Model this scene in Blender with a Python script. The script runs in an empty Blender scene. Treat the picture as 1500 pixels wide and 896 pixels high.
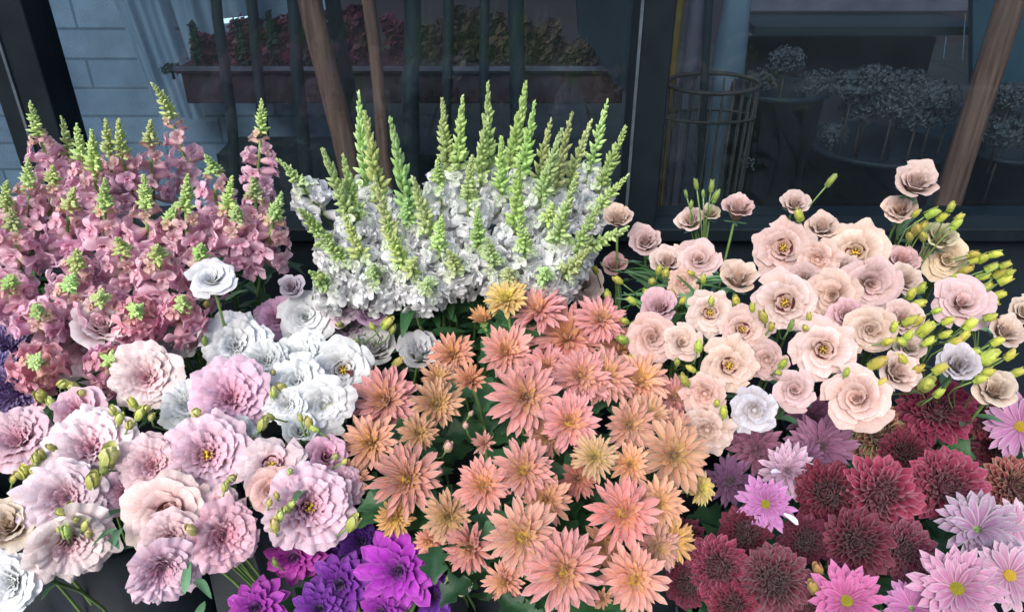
import bpy, math, random
import numpy as np
from mathutils import Vector, Matrix, Quaternion
R = math.radians
scn = bpy.context.scene
COL = scn.collection
random.seed(7); rng = np.random.default_rng(7)

# ------------------------------------------------------------------ camera, sky, sun, exposure
CAM = Vector((0, 0, 1.6)); PITCH = R(30); FPX = 1133.0
cd = bpy.data.cameras.new('camera'); cam = bpy.data.objects.new('camera', cd); COL.objects.link(cam)
cam.location = CAM; cam.rotation_euler = (R(90) - PITCH, 0, 0)
cd.sensor_fit = 'HORIZONTAL'; cd.angle = 2 * math.atan(750 / FPX); cd.clip_start = .02; cd.clip_end = 500
cd.dof.use_dof = False
scn.camera = cam
w = bpy.data.worlds.new('World'); scn.world = w; w.use_nodes = True
nt = w.node_tree; bg = nt.nodes['Background']
sky = nt.nodes.new('ShaderNodeTexSky'); sky.sky_type = 'NISHITA'; sky.sun_disc = False
SUN_EL, SUN_AZ = 41, 200
sky.sun_elevation = R(SUN_EL); sky.sun_rotation = R(SUN_AZ); sky.air_density = 1.0; sky.dust_density = 3.0
nt.links.new(sky.outputs[0], bg.inputs[0]); bg.inputs[1].default_value = .15
sl = bpy.data.lights.new('sun', 'SUN'); sl.energy = 1.8; sl.angle = R(28); sl.color = (1, .97, .93)
so = bpy.data.objects.new('sun', sl); COL.objects.link(so)
sd = Vector((math.sin(R(SUN_AZ)) * math.cos(R(SUN_EL)), math.cos(R(SUN_AZ)) * math.cos(R(SUN_EL)), math.sin(R(SUN_EL))))
so.rotation_euler = (-sd).to_track_quat('-Z', 'Y').to_euler()
vs = scn.view_settings; vs.view_transform = 'Standard'; vs.look = 'None'; vs.gamma = 1; vs.exposure = 0.78
scn.render.engine = 'CYCLES'
scn.cycles.max_bounces = 6; scn.cycles.transparent_max_bounces = 8

# ------------------------------------------------------------------ where a line of sight meets a place
RIGHT = Vector((1, 0, 0)); FWD = Vector((0, math.cos(PITCH), -math.sin(PITCH))); UPV = Vector((0, math.sin(PITCH), math.cos(PITCH)))
def ray(px, py): return FWD + RIGHT * ((px - 750) / FPX) + UPV * ((448 - py) / FPX)
def at(px, py, Y):
    d = ray(px, py); return CAM + d * (Y / d.y)
def depth(p): return (p - CAM).dot(FWD)
def on_dome(b, px, py, dd=0.0):
    d = ray(px, py); best = None
    for i in range(330):
        y = .35 + i * .004; p = CAM + d * (y / d.y)
        zz = b['z'] - b['a'] * (p.x - b['x'])**2 - b['b'] * (y - b['y'])**2
        f = p.z - zz
        if best is None or f < best[0]: best = (f, p)
        if f < 0: break
    p = best[1]
    return p + d.normalized() * dd

# ------------------------------------------------------------------ objects
def tag(o, label=None, cat=None, group=None, kind=None):
    if label: o['label'] = label
    if cat: o['category'] = cat
    if group: o['group'] = group
    if kind: o['kind'] = kind
    return o
def empty(name, loc, label=None, cat=None, group=None):
    o = bpy.data.objects.new(name, None); o.empty_display_size = .02; COL.objects.link(o); o.location = loc
    return tag(o, label, cat, group)
def put(name, me, mat4=None, parent=None, color=None):
    """link a mesh object; mat4 is its world matrix, parents are unrotated empties"""
    o = bpy.data.objects.new(name, me); COL.objects.link(o)
    if parent is not None:
        o.parent = parent
        off = Vector(parent.location)
        pp = parent.parent
        while pp is not None: off += Vector(pp.location); pp = pp.parent
        m = Matrix.Translation(-off) @ (mat4 if mat4 is not None else Matrix.Identity(4))
        o.matrix_basis = m
    elif mat4 is not None: o.matrix_basis = mat4
    if color is not None: o.color = (*color, 1)
    return o
class MB:
    def __init__(s): s.v = []; s.f = []; s.a = []; s.n = 0
    def grid(s, P, A, closed=False):
        nv, nu, _ = P.shape
        s.v.append(P.reshape(-1, 3)); s.a.append(A.reshape(-1, 3))
        for i in range(nv - 1):
            for j in range(nu - 1 + (1 if closed else 0)):
                k = (j + 1) % nu
                s.f.append((s.n + i * nu + j, s.n + i * nu + k, s.n + (i + 1) * nu + k, s.n + (i + 1) * nu + j))
        s.n += nv * nu
    def raw(s, V, F, A=(0, 0, 0)):
        V = np.asarray(V, float); s.v.append(V); s.a.append(np.tile(np.asarray(A, float), (len(V), 1)))
        for f in F: s.f.append(tuple(s.n + i for i in f))
        s.n += len(V)
    def box(s, c, sz, rot=None, A=(0, 0, 0)):
        V = np.array([[x, y, z] for x in (-.5, .5) for y in (-.5, .5) for z in (-.5, .5)]) * np.array(sz)
        if rot is not None: V = V @ np.array(rot.to_3x3()).T
        s.raw(V + np.array(c), [(0, 1, 3, 2), (4, 6, 7, 5), (0, 4, 5, 1), (2, 3, 7, 6), (0, 2, 6, 4), (1, 5, 7, 3)], A)
    def tube(s, pts, rad, n=6, A=(0, 0, 0), cap=True):
        pts = [Vector(p) for p in pts]; m = len(pts)
        if not hasattr(rad, '__len__'): rad = [rad] * m
        P = np.zeros((m, n, 3)); ref = None
        for i in range(m):
            t = (pts[min(i + 1, m - 1)] - pts[max(i - 1, 0)]).normalized()
            if ref is None: ref = Vector((1, 0, 0)) if abs(t.x) < .8 else Vector((0, 1, 0))
            a = (ref - t * ref.dot(t)).normalized(); b = t.cross(a); ref = a
            for j in range(n):
                q = pts[i] + (a * math.cos(2 * math.pi * j / n) + b * math.sin(2 * math.pi * j / n)) * rad[i]
                P[i, j] = q
        AA = np.zeros((m, n, 3)); AA[..., 0] = np.linspace(0, 1, m)[:, None]; AA += np.array(A)
        base = s.n; s.grid(P, AA, closed=True)
        if cap:
            s.f.append(tuple(base + j for j in range(n))[::-1]); s.f.append(tuple(base + (m - 1) * n + j for j in range(n)))
    def blob(s, M4, n=8, m=6, prof=None, ridges=0, A=(0, 0, 0), fn=None):
        P = np.zeros((m + 1, n, 3)); AA = np.zeros((m + 1, n, 3))
        for i in range(m + 1):
            t = i / m
            r = prof(t) if prof else math.sin(math.pi * t)
            z = t if prof else .5 - .5 * math.cos(math.pi * t)
            for j in range(n):
                ph = 2 * math.pi * j / n
                rr = r * (1 + (ridges * math.cos(3 * ph + 2.5 * t)))
                P[i, j] = M4 @ Vector((rr * math.cos(ph), rr * math.sin(ph), z)); AA[i, j] = (t, 0, 0)
        s.grid(P, AA + np.array(A), closed=True)
    def build(s, name, mat, smooth=True):
        me = bpy.data.meshes.new(name); V = np.concatenate(s.v)
        me.from_pydata(V.tolist(), [], s.f)
        at_ = me.attributes.new('pt', 'FLOAT_VECTOR', 'POINT'); at_.data.foreach_set('vector', np.concatenate(s.a).astype('f').ravel())
        me.materials.append(mat)
        if smooth: me.polygons.foreach_set('use_smooth', np.ones(len(me.polygons), bool))
        me.update(); return me

# ------------------------------------------------------------------ materials
def new_mat(name):
    m = bpy.data.materials.new(name); m.use_nodes = True; m.node_tree.nodes.clear()
    return m, m.node_tree.nodes, m.node_tree.links
def N(nodes, typ, **kw):
    n = nodes.new(typ)
    for k, v in kw.items():
        if k in n.bl_rna.properties: setattr(n, k, v)
    return n
def mixc(ns, ls, fac, a, b, mode='MIX'):
    m = ns.new('ShaderNodeMix'); m.data_type = 'RGBA'; m.blend_type = mode
    for sock, val in ((m.inputs[0], fac), (m.inputs[6], a), (m.inputs[7], b)):
        if isinstance(val, (int, float)): sock.default_value = val
        elif isinstance(val, tuple): sock.default_value = (*val[:3], 1)
        else: ls.new(val, sock)
    return m.outputs[2]
def maprange(ns, ls, val, a, b, c=0., d=1.):
    m = ns.new('ShaderNodeMapRange'); ls.new(val, m.inputs[0])
    for i, x in enumerate((a, b, c, d)): m.inputs[i + 1].default_value = x
    return m.outputs[0]
def math_(ns, ls, op, a, b=None):
    m = ns.new('ShaderNodeMath'); m.operation = op
    for s, v in ((m.inputs[0], a), (m.inputs[1], b)):
        if v is None: continue
        if isinstance(v, (int, float)): s.default_value = v
        else: ls.new(v, s)
    return m.outputs[0]
def petal_mat(name, base, mid, tip, inner=None, inner_at=(.5, 1), edge=None, back=None, hue=.02, val=.18, streak=.25, transl=.3, rough=.55, base_at=(.05, .45), tip_at=(.55, 1.)):
    m, ns, ls = new_mat(name)
    out = ns.new('ShaderNodeOutputMaterial')
    at_ = N(ns, 'ShaderNodeAttribute'); at_.attribute_name = 'pt'
    sp = ns.new('ShaderNodeSeparateXYZ'); ls.new(at_.outputs['Vector'], sp.inputs[0])
    v, u, rg = sp.outputs
    oi = ns.new('ShaderNodeObjectInfo')
    c = mixc(ns, ls, maprange(ns, ls, v, *base_at), base, mid)
    c = mixc(ns, ls, maprange(ns, ls, v, *tip_at), c, tip)
    if inner: c = mixc(ns, ls, maprange(ns, ls, rg, *inner_at), c, inner)
    if edge: c = mixc(ns, ls, maprange(ns, ls, math_(ns, ls, 'ABSOLUTE', u), .55, 1., 0, .7), c, edge)
    # fine veins running along the petal
    cx = ns.new('ShaderNodeCombineXYZ'); ls.new(math_(ns, ls, 'MULTIPLY', u, 9.), cx.inputs[0]); ls.new(math_(ns, ls, 'MULTIPLY', v, 1.2), cx.inputs[1]); ls.new(math_(ns, ls, 'MULTIPLY', rg, 37.), cx.inputs[2])
    nz = ns.new('ShaderNodeTexNoise'); nz.inputs['Scale'].default_value = 1.0; nz.inputs['Detail'].default_value = 2; ls.new(cx.outputs[0], nz.inputs['Vector'])
    st = maprange(ns, ls, nz.outputs[0], .3, .7, 1 - streak, 1 + streak * .3)
    c = mixc(ns, ls, 1., c, st, 'MULTIPLY')
    wn = ns.new('ShaderNodeTexWhiteNoise'); wn.noise_dimensions = '1D'; ls.new(rg, wn.inputs['W'])
    c = mixc(ns, ls, 1., c, maprange(ns, ls, wn.outputs[0], 0, 1, .84, 1.08), 'MULTIPLY')
    # blotches over the bloom
    tc = ns.new('ShaderNodeTexCoord'); n2 = ns.new('ShaderNodeTexNoise'); n2.inputs['Scale'].default_value = 45.; n2.inputs['Detail'].default_value = 3; ls.new(tc.outputs['Object'], n2.inputs['Vector'])
    c = mixc(ns, ls, 1., c, maprange(ns, ls, n2.outputs[0], .3, .7, .86, 1.08), 'MULTIPLY')
    c = mixc(ns, ls, 1., c, oi.outputs['Color'], 'MULTIPLY')
    hs = ns.new('ShaderNodeHueSaturation'); ls.new(c, hs.inputs['Color'])
    ls.new(maprange(ns, ls, oi.outputs['Random'], 0, 1, .5 - hue, .5 + hue), hs.inputs['Hue'])
    r2 = math_(ns, ls, 'FRACT', math_(ns, ls, 'MULTIPLY', oi.outputs['Random'], 17.3))
    ls.new(maprange(ns, ls, r2, 0, 1, 1 - val, 1 + val * .4), hs.inputs['Value'])
    c = hs.outputs[0]
    bp = ns.new('ShaderNodeBump'); bp.inputs['Strength'].default_value = .25; bp.inputs['Distance'].default_value = .0004; ls.new(nz.outputs[0], bp.inputs['Height'])
    b2 = ns.new('ShaderNodeBump'); b2.inputs['Strength'].default_value = .45; b2.inputs['Distance'].default_value = .002; n3 = ns.new('ShaderNodeTexNoise'); n3.inputs['Scale'].default_value = 7.; n3.inputs['Detail'].default_value = 4; ls.new(tc.outputs['Object'], n3.inputs['Vector']); ls.new(n3.outputs[0], b2.inputs['Height']); ls.new(b2.outputs[0], bp.inputs['Normal'])
    pb = ns.new('ShaderNodeBsdfPrincipled'); ls.new(c, pb.inputs['Base Color']); pb.inputs['Roughness'].default_value = rough
    pb.inputs['Specular IOR Level'].default_value = .3; pb.inputs['Sheen Weight'].default_value = .15
    ls.new(bp.outputs[0], pb.inputs['Normal'])
    tr = ns.new('ShaderNodeBsdfTranslucent'); ls.new(mixc(ns, ls, .25, c, mixc(ns, ls, 1., c, c, 'MULTIPLY')), tr.inputs[0])
    mx = ns.new('ShaderNodeMixShader'); mx.inputs[0].default_value = transl
    ls.new(pb.outputs[0], mx.inputs[1]); ls.new(tr.outputs[0], mx.inputs[2]); ls.new(mx.outputs[0], out.inputs[0])
    return m
def plain_mat(name, col, col2=None, scale=20., rough=.6, metal=0., bump=0., transl=0., spec=.4, stretch=(1, 1, 1), detail=4., obj_random=.0, coord='Object', bdist=.002):
    m, ns, ls = new_mat(name)
    out = ns.new('ShaderNodeOutputMaterial'); pb = ns.new('ShaderNodeBsdfPrincipled')
    tc = ns.new('ShaderNodeTexCoord'); mp = ns.new('ShaderNodeMapping'); mp.inputs['Scale'].default_value = stretch
    ls.new(tc.outputs[coord], mp.inputs[0])
    nz = ns.new('ShaderNodeTexNoise'); nz.inputs['Scale'].default_value = scale; nz.inputs['Detail'].default_value = detail; ls.new(mp.outputs[0], nz.inputs['Vector'])
    c = mixc(ns, ls, maprange(ns, ls, nz.outputs[0], .3, .7), col, col2 or tuple(x * .7 for x in col))
    if obj_random:
        oi = ns.new('ShaderNodeObjectInfo')
        c = mixc(ns, ls, 1., c, oi.outputs['Color'], 'MULTIPLY')
        c = mixc(ns, ls, 1., c, maprange(ns, ls, oi.outputs['Random'], 0, 1, 1 - obj_random, 1 + obj_random), 'MULTIPLY')
    ls.new(c, pb.inputs['Base Color']); pb.inputs['Roughness'].default_value = rough; pb.inputs['Metallic'].default_value = metal
    pb.inputs['Specular IOR Level'].default_value = spec
    if bump:
        b = ns.new('ShaderNodeBump'); b.inputs['Strength'].default_value = bump; b.inputs['Distance'].default_value = bdist
        ls.new(nz.outputs[0], b.inputs['Height']); ls.new(b.outputs[0], pb.inputs['Normal'])
    if transl:
        tr = ns.new('ShaderNodeBsdfTranslucent'); ls.new(c, tr.inputs[0]); mx = ns.new('ShaderNodeMixShader'); mx.inputs[0].default_value = transl
        ls.new(pb.outputs[0], mx.inputs[1]); ls.new(tr.outputs[0], mx.inputs[2]); ls.new(mx.outputs[0], out.inputs[0])
    else: ls.new(pb.outputs[0], out.inputs[0])
    return m
MT = {}
MT['salmon'] = petal_mat('salmon_petal', (.84, .37, .10), (.84, .36, .23), (.86, .44, .38), inner=(.88, .52, .17), inner_at=(.30, .62), edge=(.94, .70, .63), hue=.010, val=.15, base_at=(.10, .42), tip_at=(.3, .8), streak=.4)
MT['wine'] = petal_mat('wine_petal', (.03, .002, .008), (.19, .012, .034), (.38, .05, .10), inner=(.07, .005, .016), inner_at=(.70, .97), edge=(.60, .22, .27), hue=.01, val=.25, base_at=(.1, .55), tip_at=(.5, .95))  # dark petal base also paints in the shade of the gaps between petals
MT['dusty'] = petal_mat('dusty_purple_petal', (.16, .05, .12), (.40, .15, .30), (.55, .28, .45), inner=(.30, .10, .20), edge=(.62, .38, .54), val=.2)
MT['daisy'] = petal_mat('lilac_daisy_petal', (.55, .18, .40), (.68, .26, .52), (.74, .42, .64), edge=(.84, .66, .80), val=.12, streak=.4)
MT['violet'] = petal_mat('violet_petal', (.20, .01, .34), (.42, .03, .55), (.55, .08, .66), inner=(.07, .006, .24), inner_at=(.5, .9), edge=(.62, .16, .70), val=.12)
MT['aster'] = petal_mat('blue_aster_petal', (.12, .08, .24), (.24, .18, .40), (.40, .34, .56), inner=(.10, .06, .22), val=.2)
MT['peach'] = petal_mat('peach_petal', (.36, .18, .10), (.64, .42, .35), (.82, .64, .61), inner=(.80, .55, .46), inner_at=(.6, 1), edge=None, hue=.014, val=.12, transl=.3, streak=.12, base_at=(.05, .45), tip_at=(.45, .95))  # darker inner pigment and pale rim, also painting in the bloom's depth
MT['pink'] = petal_mat('pink_lisianthus_petal', (.72, .42, .42), (.86, .57, .65), (.91, .71, .78), inner=(.86, .50, .60), inner_at=(.4, 1), hue=.012, val=.08, transl=.3, streak=.14)
MT['white'] = petal_mat('white_lisianthus_petal', (.72, .76, .52), (.82, .85, .86), (.88, .90, .92), hue=.01, val=.06, transl=.3, streak=.08, base_at=(0, .4))
MT['snap_pink'] = petal_mat('pink_snapdragon_petal', (.94, .74, .60), (.94, .60, .75), (.96, .70, .84), hue=.010, val=.08, transl=.4, streak=.06, base_at=(0, .25))
MT['snap_white'] = petal_mat('white_snapdragon_petal', (.88, .92, .60), (.93, .95, .97), (.95, .96, .98), hue=.006, val=.04, transl=.4, streak=.04, base_at=(0, .25))
MT['snap_bud'] = plain_mat('snapdragon_bud', (.44, .62, .20), (.68, .80, .42), scale=90, rough=.65, transl=.3, obj_random=.12)
MT['bud'] = petal_mat('lisianthus_bud', (.36, .46, .10), (.60, .62, .16), (.78, .74, .34), hue=.02, val=.2, streak=.3, transl=.2, rough=.7)
MT['stem'] = plain_mat('green_stem', (.13, .24, .07), (.20, .32, .10), scale=30, rough=.5, obj_random=.2)
MT['leaf'] = plain_mat('dark_leaf', (.025, .085, .035), (.05, .14, .05), scale=40, rough=.42, transl=.15, obj_random=.3, bump=.3)
MT['leaf_blue'] = plain_mat('blue_green_leaf', (.08, .19, .11), (.15, .28, .16), scale=30, rough=.5, transl=.15, obj_random=.25, bump=.2)
MT['yellow'] = plain_mat('yellow_centre', (.82, .52, .06), (.55, .45, .05), scale=300, rough=.6, bump=.5, obj_random=.2)
MT['green_eye'] = plain_mat('green_eye', (.20, .24, .02), (.42, .36, .03), scale=400, rough=.6, bump=.5)
MT['dark_eye'] = plain_mat('dark_purple_throat', (.10, .012, .03), (.16, .05, .04), scale=80, rough=.6)

# ------------------------------------------------------------------ petal builders
def rotz(P, a):
    c, s = math.cos(a), math.sin(a); Q = P.copy(); Q[..., 0] = c * P[..., 0] - s * P[..., 1]; Q[..., 1] = s * P[..., 0] + c * P[..., 1]; return Q
def strap(mb, L, W, e0, e1, az, r0=0., z0=0., nu=5, nv=7, cup=.5, point=1.0, ring=0., bend=0., ruf=0., rf=2., ctr=.35, p=1.0):
    """a separate strap-shaped floret; e0,e1 elevations at base and tip"""
    v = np.linspace(0, 1, nv); e = e0 + (e1 - e0) * v**p; dl = L / (nv - 1)
    r = r0 + np.concatenate([[0], np.cumsum(np.cos(e[:-1]) * dl)]); z = z0 + np.concatenate([[0], np.cumsum(np.sin(e[:-1]) * dl)])
    s = v / (2 * ctr) if False else v
    wd = np.where(v < 1 - ctr, .30 + .70 * np.sin(np.pi / 2 * np.clip(v / (1 - ctr), 0, 1)), np.sqrt(np.clip(1 - ((v - (1 - ctr)) / ctr)**2, 0, 1))**point)
    wd[-1] = max(wd[-1], .06); wd = wd * W / 2
    u = np.linspace(-1, 1, nu); U, V = np.meshgrid(u, v)
    nr, nz_ = -np.sin(e), np.cos(e)
    off = cup * wd[:, None] * (U**2) + ruf * W * np.sin(rf * math.pi * U + az * 7) * V**2
    P = np.zeros((nv, nu, 3)); P[..., 0] = r[:, None] + nr[:, None] * off; P[..., 2] = z[:, None] + nz_[:, None] * off
    P[..., 1] = U * wd[:, None] + bend * L * V**2
    A = np.stack([V, U, np.full_like(V, ring + J(.045))], -1)
    mb.grid(rotz(P, az), A)
def rosepetal(mb, L, half, e0, e1, az, r0=.03, z0=0., nu=13, nv=8, ruf=.06, rf=2.5, ring=0., notch=.2, spiral=.08, p=1.2, frill=0., wide=0.):
    """a broad petal wrapped round the flower's axis"""
    v = np.linspace(0, 1, nv); e = e0 + (e1 - e0) * v**p
    dl = L / (nv - 1)
    r = r0 + np.concatenate([[0], np.cumsum(np.cos(e[:-1]) * dl)]); z = z0 + np.concatenate([[0], np.cumsum(np.sin(e[:-1]) * dl)])
    u = np.linspace(-1, 1, nu); U, V0 = np.meshgrid(u, v)
    ph = random.random() * 6.28; ph2 = random.random() * 6.28
    V = V0 * (1 - notch * np.abs(U)**2.4 - .03 * np.cos(3 * math.pi * U + ph))
    rr = np.interp(V, v, r); zz = np.interp(V, v, z); ee = np.interp(V, v, e)
    hw = half * (1 + wide * (1 - V))
    amp = V**2.5
    d = L * amp * (ruf * np.sin(rf * math.pi * U + ph) + ruf * .6 * np.sin(rf * 2.3 * math.pi * U + ph2) + frill * np.sin(rf * 4.7 * math.pi * U + ph2) * V**3)
    d2 = L * amp * (ruf * .6 * np.cos(rf * 1.3 * math.pi * U + ph2))
    rr = rr * (1 + spiral * U) + d * (-np.sin(ee)) + d2 * .4
    zz = zz + d * np.cos(ee) * 1.0 + d2 * .5
    th = U * hw
    P = np.stack([rr * np.cos(th), rr * np.sin(th), zz], -1)
    A = np.stack([V, U, np.full_like(V, ring + J(.045))], -1)
    mb.grid(rotz(P, az), A)
def J(a=1.): return (random.random() - .5) * 2 * a

def mum_mesh(seed, closed=0., n_scale=1., wid=1., mat='salmon'):
    """pointed-petal chrysanthemum, unit outer radius"""
    random.seed(seed); mb = MB(); D = math.radians
    V = (1 + J(.14), .95 + J(.16), J(10) + 4, J(.25), random.random() * 14)   # count, width, lift, petal bend, inner opening
    rings = [(19, 1.0, 0, 4, .20), (18, .97, 11, 15, .195), (17, .86, 24, 30, .18), (15, .70, 38, 50, .165), (13, .54, 50, 74, .145), (11, .40, 62, 100, .125), (9, .29, 72, 122, .11), (7, .20, 80, 132, .09)]
    for k, (n, L, e0, e1, W) in enumerate(rings):
        n = int(n * n_scale * V[0]); off = random.random() * 6.28
        for i in range(n):
            if random.random() < .05: continue
            el = closed * (70 - 10 * k / 6)
            LL = L * (1 + J(.14)); jj = J(9) + V[2] * (1 - k / 7) - V[4] * (k / 7); cl = V[3] * 40 * (1 - k / 8) + (J(45) if random.random() < .12 else J(12))
            strap(mb, LL, W * wid * V[1] * (1 + J(.22)), D(min(e0 + 14 + el + jj, 88)), D(e1 - 6 + el * 1.05 + jj + cl), off + 2 * math.pi * (i + J(.34)) / n,
                  r0=.035, z0=.02 * k, nu=5, nv=7, cup=.7 + J(.35), point=.58 + J(.18), ring=k / 7, bend=J(.10), ctr=.40)
    return mb.build('petals', MT[mat])
def ball_mesh(seed, n=150, flat=1., mat='wine', W0=.21, dark=.0):
    """decorative chrysanthemum with many short spoon petals"""
    random.seed(seed); mb = MB(); D = math.radians
    for i in range(n):
        t = ((i + .5) / n)**.55                       # 0 centre, 1 rim
        az = i * 2.39996 + J(.10); phi = t * 98 * (.9 + .1 * flat)
        rb = .42; L = (.16 + .42 * t) * (1 + J(.18))
        r0 = rb * math.sin(D(phi)); z0 = rb * .8 * math.cos(D(phi)) - .12
        e0 = 90 - phi * (1. if flat < 1.1 else 1.08) + 12 + J(8); e1 = e0 - 30 * t + 22 + J(30)
        strap(mb, L, (W0 * (.50 + .55 * t)) * (1 + J(.15)), D(e0), D(e1), az, r0=r0, z0=z0, nu=5, nv=6, cup=.60 + J(.3), point=.48, ring=1 - t, bend=J(.14), ctr=.40)
    ellips(mb, (0, 0, -.45), (0, 0, 1), .40, .62, n=14, m=8, A=(0, 0, 1))
    return mb.build('petals', MT[mat])
def daisy_mesh(seed, n=17, rows=2, mat='daisy', W=.24, up=10, point=.8, cup=.35):
    random.seed(seed); mb = MB(); D = math.radians
    for k in range(rows):
        off = random.random() * 6.28
        for i in range(n):
            if random.random() < .06: continue
            strap(mb, (1 - .10 * k) * (1 + J(.10)), W * (1 + J(.2)), D(up + 12 + 12 * k + J(6)), D(up - 18 + 12 * k + J(14)), off + 2 * math.pi * (i + J(.3)) / n,
                  r0=.10, z0=.02 * k, nu=5, nv=7, cup=cup + J(.15), point=point, ring=.2 * k, bend=J(.08), ctr=.3)
    return mb.build('petals', MT[mat])
def dahlia_mesh(seed, mat='violet'):
    random.seed(seed); mb = MB(); D = math.radians
    for k, (n, L, e0, e1, W) in enumerate([(11, 1.0, 8, -12, .40), (11, .9, 22, 4, .38), (10, .76, 38, 18, .34), (9, .6, 55, 42, .27), (9, .45, 70, 66, .20), (8, .34, 80, 85, .14), (7, .26, 86, 98, .10)]):
        off = random.random() * 6.28
        for i in range(n):
            strap(mb, L * (1 + J(.08)), W * (1 + J(.12)), D(e0 + J(6)), D(e1 + J(10)), off + 2 * math.pi * (i + J(.2)) / n, r0=.04, z0=.03 * k, nu=7, nv=7, cup=.42, point=.75, ring=k / 6, bend=J(.06), ruf=.03, ctr=.38)
    return mb.build('petals', MT[mat])
def rose_mesh(seed, kind, mat):
    """double lisianthus; kind: open, closed, side, frill, full"""
    random.seed(seed); mb = MB(); D = math.radians
    S = dict(     # count, length, lean at base, lean at lip, half width, base radius, how late the lip rolls
        open=[(3, .50, 82, 20, 64, .10, 3.5), (3, .60, 70, 8, 60, .11, 3.5), (4, .72, 57, -5, 52, .12, 3.), (4, .86, 48, -25, 50, .12, 3.), (5, .98, 36, -48, 44, .12, 2.6)],
        closed=[(2, .50, 92, 96, 92, .05, 2), (3, .53, 86, 40, 74, .07, 4.), (3, .58, 78, 20, 68, .09, 4.), (3, .66, 68, 8, 62, .11, 3.5), (4, .76, 56, -8, 56, .12, 3.), (4, .86, 50, -25, 52, .12, 3.), (5, .96, 40, -50, 46, .12, 2.8)],
        side=[(2, .84, 92, 92, 90, .05, 2), (3, .90, 86, 60, 76, .08, 5), (3, .96, 82, 35, 70, .11, 5), (4, 1.0, 76, 10, 62, .14, 4.), (4, 1.02, 68, -15, 58, .16, 3.4)],
        full=[(3, .50, 88, 40, 76, .06, 4), (3, .58, 80, 26, 68, .09, 4), (4, .67, 71, 12, 62, .11, 3.8), (4, .78, 60, 0, 58, .12, 3.4), (5, .88, 50, -14, 54, .12, 3.2), (5, .98, 40, -36, 52, .12, 2.8)],
        frill=[(3, .50, 86, 30, 74, .06, 4), (4, .58, 78, 22, 66, .09, 4), (4, .67, 69, 12, 60, .11, 4), (4, .77, 60, 2, 58, .12, 3.6), (5, .87, 51, -12, 56, .12, 3.4), (5, .97, 42, -32, 54, .12, 3.)])[kind]
    fr = dict(open=(.055, .006, 1.7), closed=(.025, 0, 1.3), side=(.045, .006, 1.6), full=(.05, .018, 2.6), frill=(.06, .030, 3.2))[kind]
    m = len(S); ellips(mb, (0, 0, -.10), (0, 0, 1), .13, .20, n=10, m=5, A=(.05, 0, .5))
    for k, (n, L, e0, e1, half, r0, pw) in enumerate(S):
        off = random.random() * 6.28
        for i in range(n):
            j = J(7)
            rosepetal(mb, L * (1 + J(.09)), D(half * (1 + J(.15))), D(e0 + j * .4), D(e1 + j + J(6)), off + 2 * math.pi * (i + J(.18)) / n, r0=r0, z0=.0, p=pw * (1 + J(.2)),
                      nu=27 if kind in ('frill', 'full') else 15, nv=11, ruf=fr[0] * (1 + J(.4)), frill=fr[1], rf=fr[2] * (1 + J(.25)), ring=1 - (k + .5 * J() * 0) / (m - 1), spiral=.13 + J(.05), notch=.18 + J(.08))
    return mb.build('petals', MT[mat])
def ellips(mb, c, ax, r, L, n=7, m=6, prof=None, ridges=0., A=(0, 0, 0)):
    q = Vector((0, 0, 1)).rotation_difference(Vector(ax).normalized()).to_matrix().to_4x4()
    mb.blob(Matrix.Translation(Vector(c)) @ q @ Matrix.Diagonal((r, r, L, 1)), n=n, m=m, prof=prof, ridges=ridges, A=A)
def bud_mesh(seed, mat='bud'):
    random.seed(seed); mb = MB()
    pr = lambda t: max(.02, (math.sin(math.pi * min(1, t * 1.02 + .02))**.75) * (1 - .35 * t)) if t < .985 else .02
    mb.blob(Matrix.Diagonal((.46, .46, 1.25, 1)), n=14, m=12, prof=pr, ridges=.10)
    for i in range(3):
        rosepetal(mb, 1.32, R(58), R(88), R(101 + J(3)), i * 2.09 + J(.2), r0=.36, z0=-.02, nu=7, nv=6, ruf=.01, spiral=.14, notch=.35)
    return mb.build('bud', MT[mat])
def sepal_mesh(seed, n=5, mat='leaf_blue', L=.5, spread=38):
    random.seed(seed); mb = MB()
    ellips(mb, (0, 0, -.30), (0, 0, 1), .10, .2)
    for i in range(n): strap(mb, L, .12, R(8), R(spread + J(20)), i * 6.283 / n + J(.2), r0=.06, z0=-.17, nu=3, nv=5, cup=.2, point=1.3, ctr=.7)
    return mb.build('calyx', MT[mat])
def eye_mesh(seed, mat, r=.13, spikes=True):
    random.seed(seed); mb = MB()
    n = 70
    for i in range(n):
        t = math.sqrt((i + .5) / n); az = i * 2.39996
        c = (r * t * math.cos(az), r * t * math.sin(az), r * .45 * (1 - t * t) + .0)
        ellips(mb, c, (c[0], c[1], r * 1.2), r * .14, r * .38, n=5, m=3)
    ellips(mb, (0, 0, -.06), (0, 0, 1), r * 1.0, r * .9, n=12, m=6)
    return mb.build('flower_centre', MT[mat])
def stamen_mesh(seed):
    random.seed(seed); mb = MB()
    for i in range(7):
        a = i * .9; x, y = .07 * math.cos(a), .07 * math.sin(a)
        mb.tube([(x * .4, y * .4, .0), (x, y, .22), (x * 1.4, y * 1.4, .33 + J(.03))], .012, n=5)
        ellips(mb, (x * 1.4, y * 1.4, .31), (x, y, .1), .028, .09, n=6, m=4)
    mb.tube([(0, 0, 0), (0, 0, .42)], .02, n=6); ellips(mb, (0.0, .02, .38), (0, 1, .4), .045, .08); ellips(mb, (0, -.02, .38), (0, -1, .4), .045, .08)
    return mb.build('stamens', MT['yellow'])
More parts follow.
